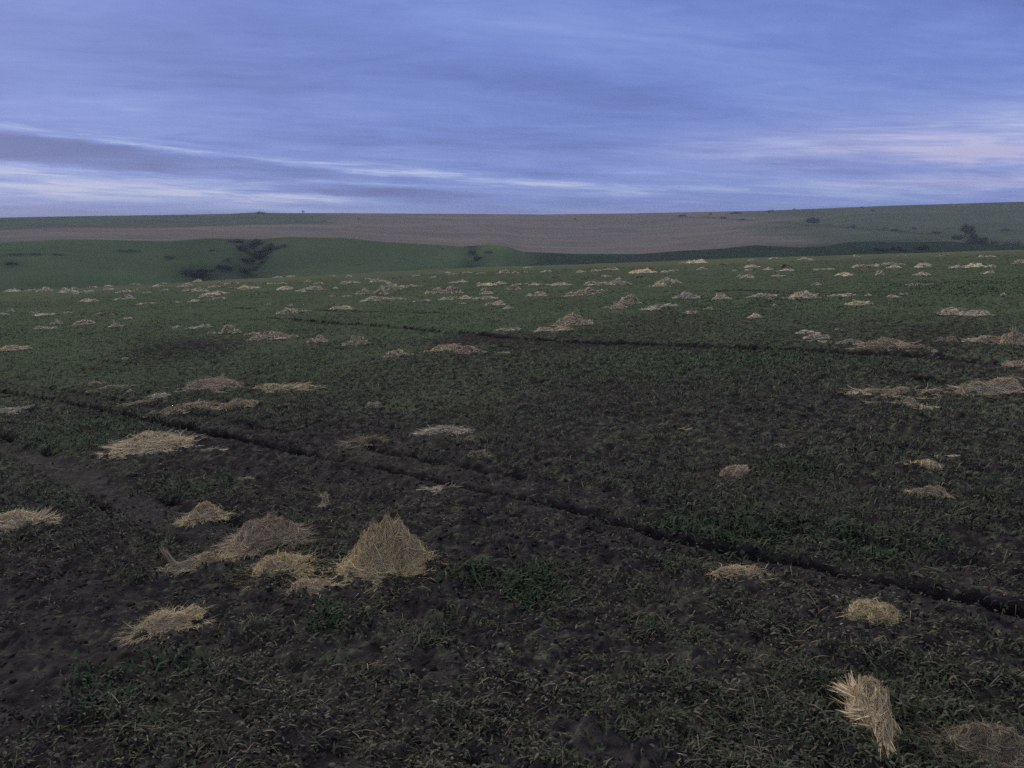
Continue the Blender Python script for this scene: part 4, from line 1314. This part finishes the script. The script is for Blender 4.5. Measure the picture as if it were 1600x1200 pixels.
    (1071, 468, 32, 12, 'arch', GREYS, 'dark hollowed straw clump right of the arched heap'),
    (1124, 469, 26, 11, 'mound', PALE, 'low shaggy straw clump right of the dark hollowed one'),
    (1194, 465, 32, 8, 'tail_right', GREYS, 'straw clump with a blunt left end before the dark shadowed heap'),
    (1252, 468, 46, 15, 'peak', TAN, 'dark shadowed straw heap, biggest on the right of the far green'),
    (1218, 468, 34, 3, 'wisp', DULL, 'faint straw tail left of the dark shadowed heap'),
    (1275, 446, 14, 4, 'wisp', GREYS, 'faint straw scrap behind the dark shadowed heap'),
    (1318, 464, 34, 6, 'tail_left', PALE, 'pale straw streak right of the dark shadowed heap'),
    (1357, 463, 11, 4, 'mound', GREYS, 'dot of straw right of the pale streak'),
    (1395, 466, 18, 5, 'mound', PALE, 'pale straw lens right of the low broad hump'),
    (1410, 461, 14, 4, 'wisp', GREYS, 'straw scrap behind the right end of the pale lens'),
    (1342, 478, 36, 8, 'mound', PALE, 'low broad pale hump in front of the pale streak'),
    (1567, 462, 10, 4, 'mound', PALE, 'bright dot of straw alone on the far right green'),
    (1318, 432, 24, 6, 'flat', PALE, 'bright ragged straw bar on the far right, before the crest'),
    (1349, 418, 28, 6, 'tail_right', GREYS, 'straw streak rising right, left of the bright bar pair'),
    (1369, 417, 13, 6, 'mound', PALE, 'straw hump at the right end of the rising streak'),
    (1397, 419, 18, 5, 'mound', PALE, 'brightest white straw bar near the crest on the right'),
    (1393, 414, 32, 4, 'wisp', GREYS, 'straw line just behind the brightest white bar'),
    (1374, 430, 16, 8, 'tuft', GREYS, 'little spiked straw tuft below the brightest white bar', [(-0.4, 0, 0.0, 8, 8, 1.0)]),
    (1443, 418, 22, 8, 'flat', GREYS, 'squat straw clump right of the brightest white bar'),
    (1440, 431, 21, 7, 'peak', PALE, 'small straw gable in front of the squat clump'),
    (1496, 419, 19, 5, 'mound', GREYS, 'grey straw hump left of the long bar on the far right'),
    (1524, 418, 30, 5, 'flat', PALE, 'long pale bar of straw on the far right near the crest'),
    (1549, 418, 16, 5, 'mound', GREYS, 'straw hump right of the long bar on the far right'),
    (1546, 428, 18, 5, 'mound', GREYS, 'straw hump in front of the long bar on the far right'),
    (1592, 412, 20, 7, 'arch', PALE, 'pale arched straw clump on the crest at the right edge'),
    (1475, 400, 13, 6, 'mound', RED, 'reddish straw hump on the crest, far right'),
    (1409, 400, 12, 3, 'wisp', GREYS, None), (1295, 422, 12, 3, 'mound', GREYS, None), (1540, 402, 22, 3, 'wisp', GREYS, None),
    (1430, 446, 26, 4, 'wisp', RED, 'pinkish straw streak on the right green, below the small gable'),
    (1460, 446, 30, 3, 'wisp', DULL, 'faint straw line right of the pinkish streak'),
    (1340, 401, 14, 3, 'wisp', GREYS, None), (1130, 414, 12, 3, 'wisp', DULL, None),
    (170, 445, 12, 3, 'mound', PALE, None), (115, 446, 9, 3, 'mound', PALE, None), (100, 446, 8, 3, 'mound', PALE, None), (210, 444, 16, 4, 'wisp', GREYS, None),
    (145, 447, 14, 3, 'wisp', GREYS, None), (255, 441, 12, 3, 'wisp', GREYS, None), (455, 433, 16, 3, 'wisp', PALE, None), (433, 434, 12, 3, 'mound', GREYS, None),
    (520, 432, 12, 3, 'wisp', GREYS, None), (575, 437, 10, 3, 'wisp', GREYS, None), (546, 433, 12, 3, 'wisp', GREYS, None), (650, 432, 12, 3, 'wisp', GREYS, None),
]
for i, row in enumerate(FAR):
    px, py, w, h, kind, tint, label = row[:7]
    if label is None:
        third = 'left' if px < 560 else ('middle' if px < 1060 else 'right')
        label = 'tiny scrap of straw right on the %s stretch of the field crest' % third
        grp = 'tiny scraps of straw on the %s stretch of the crest' % third
    else:
        grp = G_FAR
    clump('straw_wisp' if kind == 'wisp' else 'straw_clump', px, py, w, h, kind, tint, label, 'straw', grp, 300 + i, None, row[7] if len(row) > 7 else None)


# ------------------------------------------------------------------ grass and dead litter: beyond counting
def scatter(n, r0, r1, amax, rng):
    r = np.exp(rng.uniform(math.log(r0), math.log(r1), n))
    a = rng.uniform(-amax, amax, n)
    return r * np.sin(a), r * np.cos(a), r


def build_grass():
    rng = np.random.default_rng(77)
    x, y, r = scatter(430000, 1.5, 62.0, math.radians(54), rng)
    # clumpy growth in rows
    pat = fbm(x, y, 0.8, 3, 131) + 0.5 * fbm(x, y, 0.16, 2, 137)
    _, bare, groove, bp = field_fine(x, y)
    lush = patch_mask(x, y, LUSH_W, 95)
    prob = -0.07 + 0.60 * pat + 0.55 * fbm(x, y, 3.2, 3, 139) + 0.13 * rows(x, y) * (r < 20) + 0.70 * lush + 0.66 * sstep(r, 3.2, 11)
    prob = prob * (1 - 0.96 * np.clip(bare + bp, 0, 1)) * (1 - np.clip(1.5 * groove, 0, 1))
    k_ = rng.random(len(x)) < prob
    x, y, r, lush = x[k_], y[k_], r[k_], lush[k_]
    z = field_fine(x, y)[0]
    n0 = len(x)
    B = 3
    x, y, z, r, lush = [np.repeat(q, B) for q in (x, y, z, r, lush)]
    n = len(x)
    spread = 0.012 + 0.0012 * r
    x = x + rng.normal(0, 1, n) * spread
    y = y + rng.normal(0, 1, n) * spread
    h = 0.012 + 0.040 * rng.random(n) ** 1.8 * (1 + 0.7 * lush)
    wid = np.maximum(rng.uniform(0.005, 0.011, n), r * 0.0007) * (1 + 0.4 * lush)
    a = rng.uniform(0, 2 * np.pi, n)
    bend = rng.uniform(0.3, 1.5, n) * h
    dx, dy = np.cos(a), np.sin(a)
    sx, sy = -dy, dx
    p0 = np.stack([x, y, z - 0.006], 1)
    p1 = p0 + np.stack([dx * bend * 0.35, dy * bend * 0.35, h * 0.65], 1)
    p2 = p0 + np.stack([dx * bend, dy * bend, h * rng.uniform(0.6, 1.0, n)], 1)
    s = np.stack([sx * wid * 0.5, sy * wid * 0.5, np.zeros(n)], 1)
    V = np.stack([p0 - s * 0.7, p0 + s * 0.7, p1 - s, p1 + s, p2], 1).reshape(-1, 3)
    b = np.arange(n) * 5
    F = [np.stack([b, b + 1, b + 3, b + 2], 1), np.stack([b + 2, b + 3, b + 4], 1)]
    tuft = np.repeat(rng.random(n0), B)
    g = np.array([0.050, 0.080, 0.042]); o = np.array([0.112, 0.110, 0.074]); st = np.array([0.20, 0.175, 0.115])
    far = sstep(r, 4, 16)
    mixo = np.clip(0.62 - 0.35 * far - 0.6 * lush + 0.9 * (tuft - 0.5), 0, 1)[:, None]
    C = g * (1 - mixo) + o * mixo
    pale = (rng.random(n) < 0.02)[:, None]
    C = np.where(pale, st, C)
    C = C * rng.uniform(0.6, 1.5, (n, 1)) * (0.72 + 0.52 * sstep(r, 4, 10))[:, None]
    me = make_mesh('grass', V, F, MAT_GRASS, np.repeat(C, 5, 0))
    tag(link('grass', me), 'thin young grass and weeds sprouting all over the dark field soil', 'grass', kind='stuff')


def build_litter():
    rng = np.random.default_rng(78)
    x, y, r = scatter(430000, 1.5, 26.0, math.radians(54), rng)
    pat = fbm(x, y, 0.5, 3, 151) + 0.5 * fbm(x, y, 0.12, 2, 157)
    z, bare, groove, bp = field_fine(x, y)
    prob = (0.34 + 0.95 * pat + 0.5 * fbm(x, y, 2.4, 2, 159) + 0.12 * rows(x, y)) * (1 - 0.7 * np.clip(bare + 0.8 * bp, 0, 1)) * (1 - groove)
    k_ = rng.random(len(x)) < prob
    x, y, z, r = x[k_], y[k_], z[k_], r[k_]
    n = len(x)
    stalk = rng.random(n) < 0.06
    L = np.where(stalk, rng.uniform(0.03, 0.12, n), rng.uniform(0.010, 0.036, n))
    wd = np.where(stalk, rng.uniform(0.002, 0.004, n), rng.uniform(0.004, 0.011, n))
    wd = np.maximum(wd, r * 0.00055)
    a = rng.normal(0.0, 0.9, n) + np.pi * rng.integers(0, 2, n)
    tilt = rng.normal(0, 0.35, n)
    d = np.stack([np.cos(a) * np.cos(tilt), np.sin(a) * np.cos(tilt), np.sin(tilt)], 1)
    s = np.cross(d, np.stack([rng.normal(0, 0.45, n), rng.normal(0, 0.45, n), np.ones(n)], 1))
    s /= np.linalg.norm(s, axis=1)[:, None]
    c = np.stack([x, y, z + 0.006 + np.abs(np.sin(tilt)) * L * 0.35 + rng.uniform(0, 0.012, n)], 1)
    arch = np.stack([np.zeros(n), np.zeros(n), L * rng.uniform(0.0, 0.25, n)], 1)
    Lh = (L * 0.5)[:, None]; w = (wd * 0.5)[:, None]
    V = np.stack([c - d * Lh, c - d * Lh * 0.3 - s * w + arch * 0.8, c - d * Lh * 0.3 + s * w + arch * 0.8,
                  c + d * Lh * 0.4 - s * w * 0.8 + arch, c + d * Lh * 0.4 + s * w * 0.8 + arch, c + d * Lh], 1).reshape(-1, 3)
    b = np.arange(n) * 6
    F = [np.stack([b, b + 1, b + 2], 1), np.stack([b + 1, b + 3, b + 4, b + 2], 1), np.stack([b + 3, b + 5, b + 4], 1)]
    C0 = np.array([[0.062, 0.058, 0.042], [0.045, 0.042, 0.036], [0.088, 0.078, 0.056], [0.046, 0.054, 0.036], [0.03, 0.026, 0.026]])
    C = C0[rng.integers(0, 5, n)] * rng.uniform(0.5, 2.4, (n, 1))
    C = np.where((stalk & (rng.random(n) < 0.35))[:, None], np.array([0.24, 0.20, 0.13]) * rng.uniform(0.6, 1.2, (n, 1)), C)
    C = np.where((rng.random(n) < 0.0008)[:, None], np.array([0.42, 0.40, 0.36]), C)
    me = make_mesh('plant_litter', V, F, MAT_LITTER, np.repeat(C, 6, 0))
    tag(link('plant_litter', me), 'dead leaves and broken stalks strewn over the near soil', 'litter', kind='stuff')


def build_crumbs():
    rng = np.random.default_rng(79)
    x, y, r = scatter(80000, 1.5, 12.0, math.radians(54), rng)
    z, bare, groove, bp = field_fine(x, y)
    pat = fbm(x, y, 0.6, 3, 171)
    k_ = rng.random(len(x)) < (0.45 + 0.6 * pat + 0.2 * bp) * (1 - 0.5 * np.clip(PRESS['last'], 0, 1)) * (1 - groove)
    x, y, z, r = x[k_], y[k_], z[k_], r[k_]
    n = len(x)
    g = (1 + 5 ** 0.5) / 2
    ico = np.array([(-1, g, 0), (1, g, 0), (-1, -g, 0), (1, -g, 0), (0, -1, g), (0, 1, g), (0, -1, -g), (0, 1, -g), (g, 0, -1), (g, 0, 1), (-g, 0, -1), (-g, 0, 1)]) / 1.9
    tri = np.array([(0, 11, 5), (0, 5, 1), (0, 1, 7), (0, 7, 10), (0, 10, 11), (1, 5, 9), (5, 11, 4), (11, 10, 2), (10, 7, 6), (7, 1, 8),
                    (3, 9, 4), (3, 4, 2), (3, 2, 6), (3, 6, 8), (3, 8, 9), (4, 9, 5), (2, 4, 11), (6, 2, 10), (8, 6, 7), (9, 8, 1)])
    size = 0.003 + 0.012 * rng.random(n) ** 4.0 + 0.0003 * r
    a = rng.uniform(0, 2 * np.pi, n)
    shape = ico[None] * rng.uniform(0.65, 1.3, (n, 12, 1)) * np.stack([rng.uniform(0.7, 1.4, n), rng.uniform(0.7, 1.4, n), rng.uniform(0.5, 0.9, n)], 1)[:, None, :] * size[:, None, None]
    ca, sa = np.cos(a)[:, None], np.sin(a)[:, None]
    V = np.stack([x[:, None] + shape[:, :, 0] * ca - shape[:, :, 1] * sa, y[:, None] + shape[:, :, 0] * sa + shape[:, :, 1] * ca, z[:, None] + shape[:, :, 2] + 0.15 * size[:, None]], 2).reshape(-1, 3)
    F = (np.arange(n)[:, None, None] * 12 + tri[None]).reshape(-1, 3)
    C = np.array([[0.026, 0.023, 0.025]]) * rng.uniform(0.4, 1.8, (n, 1))
    C = np.where(rng.random((n, 1)) < 0.02, np.array([[0.12, 0.11, 0.10]]), C)
    me = make_mesh('soil_crumbs', V, [F], MAT_LITTER, np.repeat(C, 12, 0))
    tag(link('soil_crumbs', me), 'loose crumbs of dark soil lying on the near ground', 'soil', kind='stuff')


build_grass()
build_litter()
build_crumbs()


# ------------------------------------------------------------------ evening air
def build_haze():
    lo, hi = np.array([-2500.0, -60.0, -190.0]), np.array([2500.0, 5200.0, 46.0])
    v = np.array([[a, b, c] for a in (lo[0], hi[0]) for b in (lo[1], hi[1]) for c in (lo[2], hi[2])])
    f = np.array([[0, 1, 3, 2], [4, 6, 7, 5], [0, 4, 5, 1], [2, 3, 7, 6], [0, 2, 6, 4], [1, 5, 7, 3]])
    m, k = new_mat('evening_haze')
    vol = k.node('ShaderNodeVolumePrincipled')
    vol.inputs['Color'].default_value = (0.80, 0.86, 1.0, 1)
    vol.inputs['Density'].default_value = 0.00024
    out = k.node('ShaderNodeOutputMaterial')
    k.put(out.inputs['Volume'], vol.outputs[0])
    me = make_mesh('haze', v, [f], m)
    tag(link('haze', me), 'thin bluish evening haze over the far hills', 'haze', kind='stuff')


build_haze()
scene.cycles.volume_bounces = 0
scene.cycles.max_bounces = 6
scene.cycles.use_denoising = False
scene.cycles.sample_clamp_indirect = 0.6
